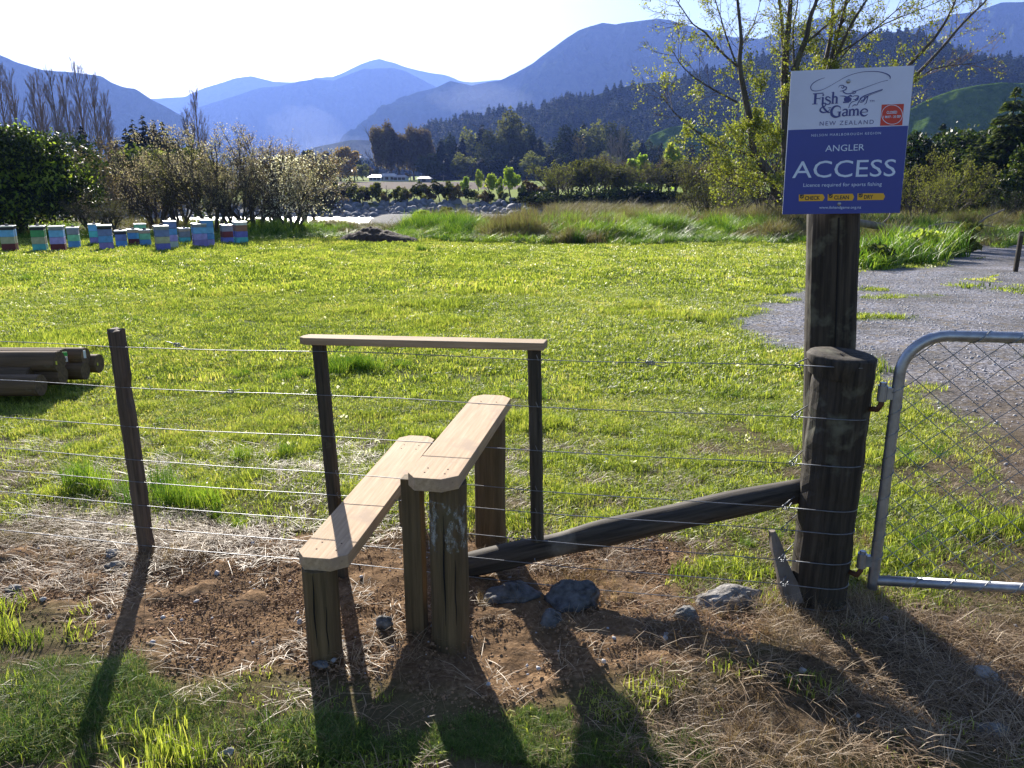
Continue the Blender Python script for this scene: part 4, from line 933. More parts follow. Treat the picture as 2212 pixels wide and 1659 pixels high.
_t = ['', 'twenty', 'thirty']; ORD = ORD0 + [o_ + ' from left' for o_ in ('seventeenth','eighteenth','nineteenth','twentieth','twenty-first','twenty-second','twenty-third','twenty-fourth','twenty-fifth','twenty-sixth','twenty-seventh','twenty-eighth','twenty-ninth','thirtieth','thirty-first','thirty-second','thirty-third','thirty-fourth')]
def wood(name, lines, mat, parent, n=5, thin=3):
    big = [(P, r) for l, P, r in lines if l <= 1]; sm = [(P, r) for l, P, r in lines if l > 1]
    V, F = polytubes(big, n + 2)
    o = fast_mesh(name, V, F, mat=mat, parent=parent, smooth=True)
    if sm:
        V, F = polytubes(sm, thin); fast_mesh('twigs', V, F, mat=mat, parent=parent)
    return o
def tipcloud(tips, r, per, size, spread):
    P = np.concatenate(tips); P = np.repeat(P, per, 0) + r.normal(0, spread, (len(P)*per, 3)); return leafcloud(P, size, r)
def lump(r, n, rx, ry, rz, lobes=14, shell=.55, zc=None, low=-.75):
    """points spread through an uneven crown made of many lobes"""
    c = r.normal(size=(lobes,3)); c /= np.linalg.norm(c,axis=1)[:,None]; c[:,2] = np.clip(c[:,2], low, 1); c *= r.uniform(.35,.75,(lobes,1)); s = r.uniform(.28,.55,lobes)
    k = r.integers(0, lobes, n); d = r.normal(size=(n,3)); d /= np.linalg.norm(d,axis=1)[:,None]
    P = c[k] + d*s[k][:,None]*(shell + (1-shell)*r.uniform(0,1,(n,1)))**.8*r.uniform(.75,1.12,(n,1))
    P[:,2] = np.maximum(P[:,2], -1.0+.2*r.uniform(0,1,n)); return P*np.array((rx,ry,rz)) + np.array((0,0,rz))
def P_broad(seed, h, w, n, leaf, mat, bark='bark', trunkh=.25, lobes=16, stems=1, shell=.5):
    r = np.random.default_rng(seed); root = empty('tree', (0,0,0)); out = []; tips = []
    for s_ in range(stems):
        grow(r, (r.normal(0,.05*w),r.normal(0,.05*w),-.1), (r.normal(0,.12*(1+stems*.4)), r.normal(0,.12*(1+stems*.4)), 1), h*.75, h*.028/stems**.4, 0, 2, out, tips, nch=(6,4), ang=(.8,.7), lr=.55, up=.25)
    wood('trunk', out, M[bark], root)
    P = lump(r, n, w/2, w/2, h*(1-trunkh)/2, lobes, shell); P[:,2] += h*trunkh
    V, F = leafcloud(P, leaf, r); fast_mesh('crown', V, F, mat=mat, parent=root); return root
def P_conifer(seed, h, w, n, leaf, mat, bare=.05, irr=.25):
    r = np.random.default_rng(seed); root = empty('tree', (0,0,0)); b = MB(); b.tube([(0,0,-.2),(0,0,h*.5),(0,0,h*.97)], [h*.016,h*.010,h*.002], 6); b.build('trunk', M['bark'], root)
    t = 1 - np.sqrt(r.uniform(0,1,n)); wh = int(h*1.4); t = np.clip((np.floor(t*wh)+r.uniform(0,.7,n))/wh, 0, 1)
    a = r.uniform(0, 6.283, n); R_ = (1-t)**.8*w/2*(1+irr*vnoise(np.cos(a)*2+t*5, np.sin(a)*2+t*9, seed)+irr*vnoise(t*wh*1.7, t*0, seed+2)); q = R_*r.uniform(.25,1,n)**.6
    P = np.stack([q*np.cos(a), q*np.sin(a), h*(bare+(1-bare)*t) - q*.25], 1)
    ux = np.stack([np.cos(a), np.sin(a), np.full(n,-.35)],1); uy = np.stack([-np.sin(a), np.cos(a), r.normal(0,.5,n)],1); s_ = leaf*r.uniform(.6,1.3,n)[:,None]*(.45+.7*(1-t))[:,None]
    V = np.stack([P-ux*s_*.9, P+uy*s_*.42, P+ux*s_*.9, P-uy*s_*.42],1).reshape(-1,3); i = np.arange(n)*4
    fast_mesh('crown', V, np.stack([i,i+1,i+2,i+3],1), mat=mat, parent=root); return root
def P_poplar(seed, h, w, mat='barkred'):
    r = np.random.default_rng(seed); root = empty('tree', (0,0,0)); out = []; tips = []
    k = 8; tr = np.stack([np.cumsum(r.normal(0,.012*h/k,k)), np.cumsum(r.normal(0,.012*h/k,k)), np.linspace(0,h,k)],1); out.append((0, tr, np.linspace(h*.013, h*.002, k)))
    for i in range(34):
        t = .12 + .8*i/34; z = t*h; p = np.array([np.interp(z, tr[:,2], tr[:,0]), np.interp(z, tr[:,2], tr[:,1]), z]); a = r.uniform(0,6.28)
        Ln = h*(.20*(1-t)+.09)*r.uniform(.8,1.3); grow(r, p, (math.cos(a)*.5, math.sin(a)*.5, 1), Ln, h*.0042*(1.1-t*.6), 1, 3, out, tips, nch=(0,5,4), ang=(0,.35,.4), lr=.55, up=.5, wob=.06)
    out = [(l, P*np.array((w,w,1)) if False else P, np.maximum(r_, .02)) for l, P, r_ in out]
    wood('trunk', out, M[mat], root, n=4); return root
def P_bare(seed, h, spread, budmat, buds, bud=.05, bark='bark', stems=4, rad=.022, minr=.006, sp=.08, nch=(6,5,4,3), up=.2):
    r = np.random.default_rng(seed); root = empty('tree', (0,0,0)); out = []; tips = []
    for s_ in range(stems):
        a = s_*6.283/stems + r.uniform(-.5,.5); tilt = spread*r.uniform(.4,1.1)
        grow(r, (.1*math.cos(a), .1*math.sin(a), -.1), (math.cos(a)*tilt, math.sin(a)*tilt, 1), h*r.uniform(.6,.8), h*rad*r.uniform(.6,1), 0, 4, out, tips, nch=nch, ang=(.6,.7,.7,.8), lr=.56, up=up, wob=.13, start=.2)
    out = [(l, P, np.maximum(r_, minr)) for l, P, r_ in out]; wood('trunk', out, M[bark], root, n=5)
    T = np.concatenate(tips); k = r.integers(0, len(T), buds); V, F = leafcloud(T[k] + r.normal(0, sp, (buds,3)), bud, r, 1.3); fast_mesh('crown', V, F, mat=budmat, parent=root); return root
used = set()
def put(proto, name, px, pyb, Yt, h, h0, label, cat='tree', group=None, wscale=1.0, zb=None, rz=None):
    """place (or copy) a tree so that it stands on the ground at distance Yt under pixel column px"""
    o = proto if proto.name not in used else copy_tree(proto)
    if o is proto: used.add(proto.name)
    x = at(px, 400, Yt).x; z = float(H0(x, Yt)) if zb is None else zb
    s = h/h0; o.name = name; o.location = (x, Yt, z-.05); o.scale = (s*wscale, s*wscale, s); o.rotation_euler = (0,0, rnd.uniform(0,6.28) if rz is None else rz)
    if 'label' in o: pass
    used.add(o.name); tag(o, label, cat, group)
    if not group and 'group' in o: del o['group']
    return o
class Kind:
    """a few source trees of one kind used in turn"""
    def __init__(s, *ps): s.p = list(ps); s.i = 0; s.first = [True]*len(ps)
    def next(s):
        i = s.i % len(s.p); s.i += 1
        if s.first[i]: s.first[i] = False; return s.p[i], True
        return s.p[i], False
def plant(kind, name, px, Yt, h, h0, label, cat='tree', group=None, wscale=1.0, zb=None):
    pr, first = kind.next(); o = pr if first else copy_tree(pr)
    x = at(px, 400, Yt).x; z = float(H0(x, Yt)) if zb is None else zb; s = h/h0
    o.name = name; o.location = (x, Yt, z-.05); o.scale = (s*wscale, s*wscale, s); o.rotation_euler = (0,0,rnd.uniform(0,6.28))
    if 'group' in o: del o['group']
    return tag(o, label, cat, group)
def pxh(pt, pb, Y): return abs(at(1106,pt,Y).z - at(1106,pb,Y).z)
def top(px, py, Yt):   # height above the ground of a crown top seen at this pixel
    p = at(px, py, Yt); return p.z - float(H0(p.x, Yt))

# the big multi-stemmed tree behind the sign, limb by limb
TY = 44.0
tx = empty('willow_tree', tuple(gp(1692, 488)), 'tall multi-stemmed tree with thin yellow-green spring leaves rising behind the sign', 'tree')
r = np.random.default_rng(5); lines = []; tips = []; limbs = [
 ([(1690,492),(1684,440),(1672,400),(1664,376),(1645,352),(1629,335),(1624,290),(1616,239),(1608,200),(1602,171),(1598,130),(1602,85),(1597,31),(1590,-40),(1585,-110)], .36, .05, -.6),
 ([(1629,337),(1585,325),(1523,297),(1489,273),(1455,243),(1430,205)], .10, .02, -1.2), ([(1592,222),(1557,202),(1506,171),(1472,143),(1450,105)], .08, .02, .8),
 ([(1600,150),(1557,113),(1523,68),(1499,55),(1465,7),(1440,-30)], .08, .015, -1.6), ([(1600,165),(1568,75),(1554,27),(1544,0),(1535,-60)], .07, .015, 1.5),
 ([(1600,100),(1625,60),(1640,20),(1650,-40)], .05, .015, 1),
 ([(1694,492),(1700,420),(1699,330),(1697,239),(1695,154),(1698,100),(1702,68),(1708,0),(1712,-100)], .40, .10, 0),
 ([(1697,170),(1690,103),(1688,34),(1680,-10),(1676,-90)], .14, .05, .9), ([(1698,220),(1708,180),(1718,147),(1730,110),(1742,85),(1752,34),(1766,0),(1780,-80)], .26, .08, -.9),
 ([(1715,150),(1712,60),(1722,20),(1730,-60)], .08, .03, 1.8),
 ([(1700,400),(1735,270),(1765,190),(1780,147),(1790,100),(1797,68),(1800,0),(1806,-90)], .22, .08, 1.3), ([(1704,420),(1750,270),(1785,165),(1793,137),(1805,90),(1817,51),(1828,0),(1840,-80)], .20, .08, .3),
 ([(1785,165),(1812,110),(1831,68),(1850,35),(1872,0),(1900,-50)], .13, .05, -.5), ([(1742,90),(1780,60),(1830,10),(1860,-40)], .10, .03, .5),
 ([(1706,430),(1800,330),(1900,220),(1958,147),(1990,115),(2016,85),(2043,44),(2064,0),(2080,-50)], .17, .04, -1.2), ([(1706,435),(1820,320),(1930,215),(1971,171),(2036,103),(2070,62),(2105,24),(2132,0),(2170,-60)], .15, .04, .8),
 ([(1971,181),(2016,147),(2060,141),(2105,137),(2166,120)], .05, .012, 0), ([(1790,160),(1831,103),(1907,51),(1989,17),(2071,-17)], .07, .015, 1.2), ([(1800,120),(1870,80),(1940,20),(1990,-30)], .06, .015, -1),
 ([(1690,470),(1640,420),(1590,400),(1550,380),(1530,340)], .07, .015, -1.4), ([(1655,370),(1600,360),(1560,372)], .05, .012, -1.8), ([(1690,440),(1660,410),(1625,402)], .05, .012, -2)]
for k, (pl, r0_, r1_, dy) in enumerate(limbs):
    n_ = len(pl); Yv = TY + dy*np.clip(np.linspace(0, 1.6, n_), 0, 1)*1.5
    P = np.array([tuple(at(a, c_, y_)) for (a, c_), y_ in zip(pl, Yv)]); P = P + r.normal(0, .02, P.shape)
    # refine
    tq = np.linspace(0, n_-1, n_*3-2); P = np.stack([np.interp(tq, np.arange(n_), P[:,j]) for j in range(3)],1); P[1:-1] = (P[:-2]+P[1:-1]*2+P[2:])/4; rr = np.linspace(r0_, r1_, len(P))*.8
    V, F = polytubes([(P, rr)], 9); fast_mesh('trunk' if k in (0,6) else 'limb', V, F, mat=M['bark'], parent=tx, smooth=True)
    Lt = np.sum(np.linalg.norm(np.diff(P,axis=0),axis=1)); ns = int(Lt*2.4)
    for j in range(ns):
        q = r.uniform(.12,1)*(len(P)-1); i0 = min(int(q), len(P)-2); p = P[i0] + (P[i0+1]-P[i0])*(q-i0)
        dd = P[i0+1]-P[i0]; dd /= np.linalg.norm(dd); v = r.normal(size=3); v -= dd*np.dot(v,dd); v /= np.linalg.norm(v)
        grow(r, p, dd*.8+v*.8, r.uniform(.7,2.0), .018, 2, 4, lines, tips, nch=(0,0,4,4), ang=(0,0,.6,.6), lr=.6, up=.15, wob=.12)
lines = [(l, P, np.maximum(r_, .006)) for l, P, r_ in lines]; V, F = polytubes([(P, r_) for l, P, r_ in lines], 3); fast_mesh('twigs', V, F, mat=M['barkred'], parent=tx)
T = np.concatenate(tips); pxs = 1106 + T[:,0]/(T[:,1]*CP)*FPX*.985; zz = T[:,2]
cen = np.exp(-((pxs-1690)/170)**2)*np.exp(-((zz-5.0)/4.2)**2); wgt = .12 + 1.0*cen + .5*np.exp(-((pxs-1540)/110)**2)*np.exp(-((zz-4)/3)**2); wgt = wgt*(.3+sstep(-.3,.4,fbm(T[:,0]*.8, T[:,2]*.8, 3, 7)))
k = r.choice(len(T), 31000, p=wgt/wgt.sum()); V, F = leafcloud(T[k]+r.normal(0,.10,(len(k),3)), .085, r, 1.3); fast_mesh('leaves', V, F, mat=M['l_yellow'], parent=tx)
# a veil of thin young shoots at the foot of the tree
young = Kind(P_bare(61, 6, .35, M['l_yellow'], 3000, .085, stems=6, rad=.010, sp=.16), P_bare(62, 6, .5, M['l_yellow'], 2300, .08, stems=5, rad=.010, sp=.16))
plant(young, 'willow_sapling', 1650, 46.5, top(1650,170,46.5), 6, 'leafy yellow-green sapling just behind the left limbs of the tall tree', 'tree', None, .5)
plant(young, 'willow_sapling', 1560, 47, top(1560,300,47), 6, 'lower brownish sapling left of the tall tree trunk', 'tree', None, .6)
plant(young, 'willow_sapling', 1745, 45.5, top(1745,250,45.5), 6, 'yellow-green sapling mostly hidden behind the left edge of the sign', 'tree', None, .6)

# left foreground evergreen bush and bare willows along the near river bank
bush = P_broad(71, 5.4, 7.6, 60000, .10, M['l_ever'], trunkh=.02, lobes=30, stems=4, shell=.62)
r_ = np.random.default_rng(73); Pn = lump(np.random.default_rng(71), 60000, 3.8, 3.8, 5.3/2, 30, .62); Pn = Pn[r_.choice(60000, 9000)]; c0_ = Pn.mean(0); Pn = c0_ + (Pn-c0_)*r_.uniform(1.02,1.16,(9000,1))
V_, F_q = leafcloud(Pn, .12, r_); fast_mesh('lit_edge_leaves', V_, F_q, mat=M['l_lime'], parent=bush)  # outer shell in lime: the bush's sunlit edges put into leaf colour
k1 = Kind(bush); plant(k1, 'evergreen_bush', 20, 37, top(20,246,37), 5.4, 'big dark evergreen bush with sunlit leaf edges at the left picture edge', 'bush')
bb = [P_bare(81, 5.6, .62, M['l_bud'], 6500, .055, stems=5, sp=.10), P_bare(82, 5.6, .8, M['l_bud'], 6500, .05, stems=6, sp=.10), P_bare(83, 5.6, .5, M['l_olive'], 5500, .055, stems=5, sp=.12)]
kb = Kind(*bb)
for px, pt, Yt, lab, ws in ((455,262,39,'widest bare willow with upright limbs behind the lilac hive',1.0), (545,258,40.5,'purple-grey bare willow behind the rightmost hive',1.0), (375,300,40,'olive leafed willow behind the middle hives',1.05), (625,318,38.5,'low willow covered in white catkins at the river edge',1.1), (330,292,42,'pale twiggy willow, leftmost of those behind the hives',.9), (235,420,36,'low yellow-green shrub between the dark bush and the hives',1.5), (190,395,38,'short leggy shrub in front of the dark bush right side',1.1), (500,330,38,'small twiggy willow standing behind the lilac hive',1.0), (590,300,43,'thin willow nearest the water behind the catkin willow',.9)):
    plant(kb, 'bare_willow', px, Yt, top(px,pt,Yt), 5.6, lab, 'tree', 'bare willows on the near river bank', ws)
ct = np.random.default_rng(9); cat_ = leafcloud(np.stack([at(625,400,38.3).x + ct.normal(0,.9,1500), 38.3+ct.normal(0,.5,1500), ct.uniform(-.2,2.6,1500)],1), .07, ct, 1.0)
M['catkin'] = leafmat('white_catkin', [(.2,(.6,.6,.58)), (.8,(.75,.74,.7))], .5)
cw = [o for o in C.objects if o.get('label','').startswith('low willow covered')][0]
me_o = fast_mesh('catkins', cat_[0], cat_[1], mat=M['catkin']); me_o.parent = cw; me_o.matrix_parent_inverse = Matrix.LocRotScale(cw.location, cw.rotation_euler, cw.scale).inverted()
# brown thicket between bush and willows
br = Kind(P_bare(91, 6, .4, M['l_brown'], 5000, .12, stems=5, bark='bark', sp=.22, minr=.012), P_broad(92, 6, 4.6, 4200, .22, M['l_ever'], trunkh=.1), P_bare(93, 6, .45, M['l_brown'], 4000, .14, stems=6, sp=.22, minr=.012))
tk = [(95,330,60),(150,318,62),(205,322,58),(250,300,64),(292,300,60),(340,325,66),(275,360,52),(420,300,70),(600,330,72),(655,332,80),(690,345,88)]
for i_, (px, pt, Yt) in enumerate(tk):
    plant(br, 'thicket_tree', px, Yt, top(px,pt,Yt), 6, f'dark brown thicket tree beyond the hives, {ORD[i_]} along the river', 'tree', 'dark thicket trees along the left river bank', .95)
# poplars
pop = Kind(P_poplar(101, 22, 1), P_poplar(102, 22, 1), P_poplar(103, 22, 1))
PPX = [(-40,190),(5,175),(32,138),(56,150),(100,180),(110,155),(140,150),(166,163),(196,134),(224,160),(247,200),(437,190),(418,235)]
for i_, (px, pt) in enumerate(PPX):
    Yt = 135 + (i_ % 3)*6; plant(pop, 'poplar_tree', px, Yt, top(px,pt,Yt), 22, ('bare columnar poplar, %s of the row at left' % ORD[i_]) if i_ < 11 else ('bare columnar poplar standing apart behind the willows' if i_ == 11 else 'shorter bare poplar just left of the one standing apart'), 'tree', 'bare columnar poplars in the left background', .9)
con = Kind(P_conifer(111, 12, 5.5, 2600, .8, M['l_dark']), P_conifer(112, 12, 4.8, 2600, .75, M['l_dark']))
for i_, (px, pt) in enumerate([(190,270),(262,292),(285,268),(301,256),(323,243),(345,248),(364,262),(385,285)]):
    plant(con, 'conifer_tree', px, 108+i_%3*4, top(px,pt,110), 12, f'dark conifer, {ORD[i_]} of the group left of the willows', 'tree', 'dark conifers across the river on the left')
# right hand dark trees
dk = Kind(P_broad(121, 8, 8, 15000, .22, M['l_ever'], trunkh=.08, lobes=24), P_conifer(122, 9, 6, 15000, .34, M['l_ever'], bare=.02, irr=.3), P_broad(123, 8, 9, 15000, .22, M['l_ever'], trunkh=.05, lobes=24))
for i_, (px, pt, Yt, h0, lab) in enumerate([(1985,275,66,8,'dark shrubby tree just right of the sign'), (2165,178,62,9,'dense dark conical tree near the right picture edge'), (2060,262,70,8,'broad dark tree between the sign and the conical tree'), (2260,215,64,8,'dark tree cut by the right picture edge'), (2105,290,60,9,'small dark conical tree left of the tall conical one'), (1925,345,72,8,'dark tree crown behind the lower half of the sign'), (2330,190,70,8,'tall dark tree outside the right picture edge'), (2020,285,78,8,'dark tree behind the olive willow right of the sign'), (2135,262,76,8,'dark rounded tree left behind the tall conical tree'), (2215,300,56,8,'low dark tree at the right edge under the conical tree'), (2085,330,58,8,'low dark bushy tree in front of the dark tree mass'), (1850,360,74,9,'dark conical tree hidden behind the sign centre')]):
    plant(dk, 'evergreen_tree', px, Yt, top(px,pt,Yt), h0, lab, 'tree', None, 1.0)
tw = Kind(P_bare(131, 6, .5, M['l_olive'], 3600, .1, stems=5, sp=.14), P_bare(132, 6, .6, M['l_ever'], 3600, .09, stems=5, sp=.14))
for i_, (px, pt, Yt) in enumerate([(1990,345,44),(2040,392,46),(2045,310,48),(2170,395,43),(1530,345,60),(1590,372,56)]):
    plant(tw, 'scrub_willow', px, Yt, top(px,pt,Yt), 6, ['thin twiggy willow right beside the sign','low olive willow in front of the dark trees','tall leafy willow between sign and conical tree','thin willow in front of the conical tree','olive willow left of the tall tree, before the river','low brown willow by the foot of the tall tree'][i_], 'tree', None, .8)

# trees on the far bank, about a hundred metres off
wb = Kind(P_bare(141, 7, .55, M['l_olive'], 3200, .16, stems=6, sp=.22, minr=.02, nch=(6,5,3,2)), P_bare(142, 7, .65, M['l_brown'], 3000, .15, stems=6, sp=.22, minr=.02, nch=(6,5,3,2)), P_broad(143, 7, 6, 2600, .32, M['l_olive'], trunkh=.15, stems=3))
WB = [(1205,345),(1232,352),(1258,335),(1285,332),(1312,330),(1340,350),(1395,345),(1425,338),(1455,335),(1485,340),(1520,345),(1555,335),(1590,335),(1630,345),(1700,350),(1770,345),(1830,340)]
un = Kind(P_broad(144, 2.4, 4.5, 1500, .22, M['l_far'], trunkh=0, lobes=12), P_broad(145, 2.4, 4.0, 1500, .22, M['l_ever'], trunkh=0, lobes=12))
for i_, px in enumerate([1150,1185,1215,1250,1285,1320,1350,1385,1420,1455,1490,1525,1560,1600,1640,1690,1740,1790,1850,1900]):
    plant(un, 'dark_shrub', px, 100+rnd.uniform(0,2), rnd.uniform(1.7,2.7), 2.4, f'dark shrub at the foot of the far bank willows, {ORD[i_]}', 'shrub', 'dark shrubs under the far bank willows', 1.5)
for i_, (px, pt) in enumerate(WB): plant(wb, 'willow_tree', px, 106+(i_*7)%10, top(px,pt,108), 7, f'olive willow on the far bank, {ORD[i_]} of the row', 'tree', 'olive willows on the far bank', 1.25)
lm = Kind(P_broad(151, 6, 3.6, 1500, .3, M['l_lime'], trunkh=.2, lobes=9), P_broad(152, 6, 3.4, 1300, .3, M['l_yellow'], trunkh=.1, lobes=9))
for px, pt, Yt, w_, lab in ((1002,375,112,.7,'small round lime green tree on the far pasture'), (1035,362,150,.8,'lime green round tree beyond the small one'), (1062,368,110,.9,'yellow-green narrow tree beside the pasture track'), (1080,378,107,.7,'small yellow tree left of the pale bushy one'), (1108,352,108,.85,'tall pale yellow-green tree on the far bank'), (1128,395,104,1.1,'low yellow-green bush right of the tall pale tree'), (1352,332,118,.95,'bright lime crowned tree among the olive willows'), (1450,300,125,.8,'tall yellow-green tree behind the olive willows'), (1390,322,122,.7,'small yellow tree top left of the tall yellow-green one')):
    plant(lm, 'young_tree', px, Yt, top(px,pt,Yt), 6, lab, 'tree', None, w_)
hd = Kind(P_broad(161, 2.4, 2.2, 620, .2, M['l_brown'], trunkh=0, lobes=8), P_broad(162, 2.4, 2.0, 620, .2, M['l_far'], trunkh=0, lobes=8), P_broad(163, 2.4, 2.1, 620, .2, M['l_olive'], trunkh=0, lobes=8))
hx = sorted([690,705,722,738,752,768,785,800,815,832,848,862,880,898,915,930,950,968,985,1010,1025,1045,1060,1085,1150,1170,1185] )
for i_, px in enumerate(hx):
    Yt = 103.5+rnd.uniform(-.5,2.5); hgt = rnd.uniform(1.3,2.7); o = plant(hd, 'hedge_shrub', px, Yt, hgt, 2.4, f'hedge shrub above the far rocky bank, {ORD[i_]} of the broken row', 'shrub', 'hedge shrubs along the top of the far rocky bank', rnd.uniform(.9,1.5))
# far belt: tall gums, conifers and broadleaf trees
gum = Kind(P_broad(171, 30, 15, 6500, .8, M['l_brown'], trunkh=.12, lobes=22, shell=.6), P_broad(172, 30, 14, 6500, .8, M['l_brown'], trunkh=.12, lobes=22, shell=.6))
for i_, (px, pt, w_) in enumerate([(822,264,.9),(845,262,.8),(868,278,.9),(893,268,.8),(913,262,.85),(930,285,.8)]): plant(gum, 'gum_tree', px, 330+i_*4, top(px,pt,335), 30, f'tall reddish brown gum tree, {ORD[i_]} of the clump behind the farmhouse', 'tree', 'tall gum trees behind the farmhouse', w_)
fb = Kind(P_conifer(181, 22, 11, 1500, 2.0, M['l_dark']), P_broad(182, 22, 14, 4500, .8, M['l_far'], trunkh=.05, lobes=18), P_conifer(183, 22, 9, 1500, 1.8, M['l_dark'], irr=.4), P_broad(184, 22, 13, 4500, .75, M['l_olive'], trunkh=.05, lobes=18))
FB = [(955,300),(975,285),(1000,290),(1020,268),(1042,262),(1060,285),(1085,255),(1105,235),(1125,250),(1142,265),(1165,290),(1185,305),(1208,285),(1225,275),(1257,250),(1275,262),(1300,255),(1322,262),(1340,285),(1365,300),(1385,300),(1400,296),(1425,300),(1450,305),(1490,300),(1520,310),(1560,305),(1600,315),(1650,310),(1720,300),(1790,310),(1860,300),(1940,300)]
TH = ['dark', 'dense', 'tall', 'broad']
for i_, (px, pt) in enumerate(FB): plant(fb, 'belt_tree', px, 350+(i_*37)%60, top(px,pt,372), 22, f'dark tree at the foot of the forested hill, {ORD[i_]} in the belt', 'tree', 'dark belt of trees at the foot of the forested hill')
FB2 = [(930,332),(965,335),(1000,330),(1040,338),(1075,330),(1110,335),(1150,328),(1190,332),(1230,325),(1270,330),(1310,328),(1350,332),(1400,330),(1440,335)]
for i_, (px, pt) in enumerate(FB2): plant(fb, 'belt_tree', px, 322+(i_*13)%15, top(px,pt,328), 22, f'low dark tree in front of the belt, {ORD[i_]} behind the far pasture', 'tree', 'low dark trees in front of the belt', 1.7)
gd = Kind(P_broad(191, 16, 7, 700, .9, M['l_gold'], trunkh=.1, lobes=8)); plant(gd, 'poplar_tree', 1245, 345, top(1245,276,345), 16, 'golden orange tree against the dark belt', 'tree', None, .8)
pop2 = Kind(P_poplar(104, 22, 1, 'barkpale')); plant(pop2, 'poplar_tree', 1340, 320, top(1340,268,320), 22, 'pale bare poplar standing before the dark belt', 'tree', None, 1.0); plant(pop2, 'poplar_tree', 1318, 320, top(1318,290,320), 22, 'shorter pale bare poplar left of the tall pale one', 'tree', None, 1.6)
vf = Kind(P_broad(201, 12, 11, 900, 1.0, M['l_brown'], trunkh=.05, lobes=14), P_broad(202, 12, 10, 900, 1.0, M['l_far'], trunkh=.05, lobes=14), P_broad(203, 12, 10, 900, .9, M['l_olive'], trunkh=.05, lobes=14))
VF = [(560,345),(585,352),(610,338),(640,330),(665,318),(685,345),(700,322),(715,340),(735,335),(752,345),(770,338),(785,350),(800,355),(815,362),(745,362),(880,372),(900,368),(925,365)]
for i_, (px, pt) in enumerate(VF[:16]): plant(vf, 'valley_tree', px, 300+(i_*29)%50, top(px,pt,325), 12, f'brown or green tree in the valley behind the river willows, {ORD[i_]}', 'tree', 'mixed trees in the valley around the farmhouse', 1.0)
rd = Kind(P_broad(211, 9, 9, 1100, .6, M['l_gold'], trunkh=.1, lobes=8)); plant(rd, 'autumn_tree', 741, 290, top(741,309,290), 9, 'round orange-brown tree in the hazy valley', 'tree')
# plantation forest on the hill (nobody could count it)
pc = []
for s_ in range(4):
    o = P_conifer(301+s_, 14, 6.5, 150, 2.6, M['l_blue'], irr=.2); ch = [c_ for c_ in o.children if c_.name.startswith('crown')][0]; pc.append(ch)
    for c_ in list(o.children): 
        C.objects.unlink(c_)
        c_.parent = None
        if c_ is not ch: bpy.data.objects.remove(c_)
    bpy.data.objects.remove(o)
XX, YY, ZZ = HX.ravel(), HY.ravel(), HZ.ravel(); rr_, cc_ = HX.shape
nP = 9500; fr = rg.uniform(8, rr_-2, nP); fc = rg.uniform(0, cc_-1.001, nP); i0 = fr.astype(int); j0 = fc.astype(int); u = (fr-i0)[:,None]; v = (fc-j0)[:,None]
Pg = np.stack([HX,HY,HZ],-1); P = Pg[i0,j0]*(1-u)*(1-v) + Pg[i0+1,j0]*u*(1-v) + Pg[i0,j0+1]*(1-u)*v + Pg[i0+1,j0+1]*u*v
clr = fbm(P[:,0]*.006, P[:,1]*.006, 3, 17); keep = (P[:,2] > -1) & (clr > -.45); P = P[keep]; P[:,2] -= .5
scatter('plantation_forest', P, pc, 'dense plantation of conifers covering the hill behind the belt of trees', 'forest', rg.uniform(.55,1.05,len(P)), tilt=.03)
HX, HY, HZ = PH[1:4]; rr_, cc_ = HX.shape; nP = 1500; fr = rg.uniform(8, rr_-2, nP); fc = rg.uniform(0, cc_-1.001, nP); Pp = np.stack([HX,HY,HZ],-1)[fr.astype(int), fc.astype(int)]
kq = (fbm(Pp[:,0]*.02, Pp[:,1]*.02, 3, 19) > .18) | (fr > 8 + (rr_-10)*.62); Pp = Pp[kq]; Pp[:,2] -= .4; scatter('hill_scrub', Pp, pc, 'dark scrub and small trees dotted over the green pasture hill', 'scrub', rg.uniform(.25,.5,len(Pp))[:,None]*np.array((1.3,1.3,1.0)), tilt=.05)
# darker native bush clumps on the ridges of the mountains are left to their surface relief
# boulders on the far bank and dry stones by the water
import bmesh
bl = []
for s_ in range(5):
    bm = bmesh.new(); bmesh.ops.create_icosphere(bm, subdivisions=2, radius=1); V = np.array([v_.co[:] for v_ in bm.verts]); F = np.array([[v_.index for v_ in f.verts] for f in bm.faces]); bm.free()
    r = np.random.default_rng(400+s_)
    for _ in range(7): n_ = r.normal(size=3); n_ /= np.linalg.norm(n_); V = V - np.outer(np.maximum(V@n_-r.uniform(.5,.85),0)*.95, n_)
    bl.append(fast_mesh('boulder', V, F3=F, mat=M['rockgrey'], link=False))
n_ = 700; bx = rg.uniform(-60, 5, n_); by = rg.uniform(93.5, 104, n_); bz = H0(bx, by)
M['boulder'] = simple('bank_boulder', (.17,.18,.21), .85, var=.35, scale=1.2, bmp=.6, dist=.05, kind='Position')
for o in bl: o.data.materials[0] = M['boulder']
scatter('bank_boulders', np.stack([bx,by,bz],1), bl, 'pale boulders heaped along the far river bank', 'boulders', rg.uniform(.25,.75,n_)[:,None]*rg.uniform(.7,1.2,(n_,3)), tilt=.6)
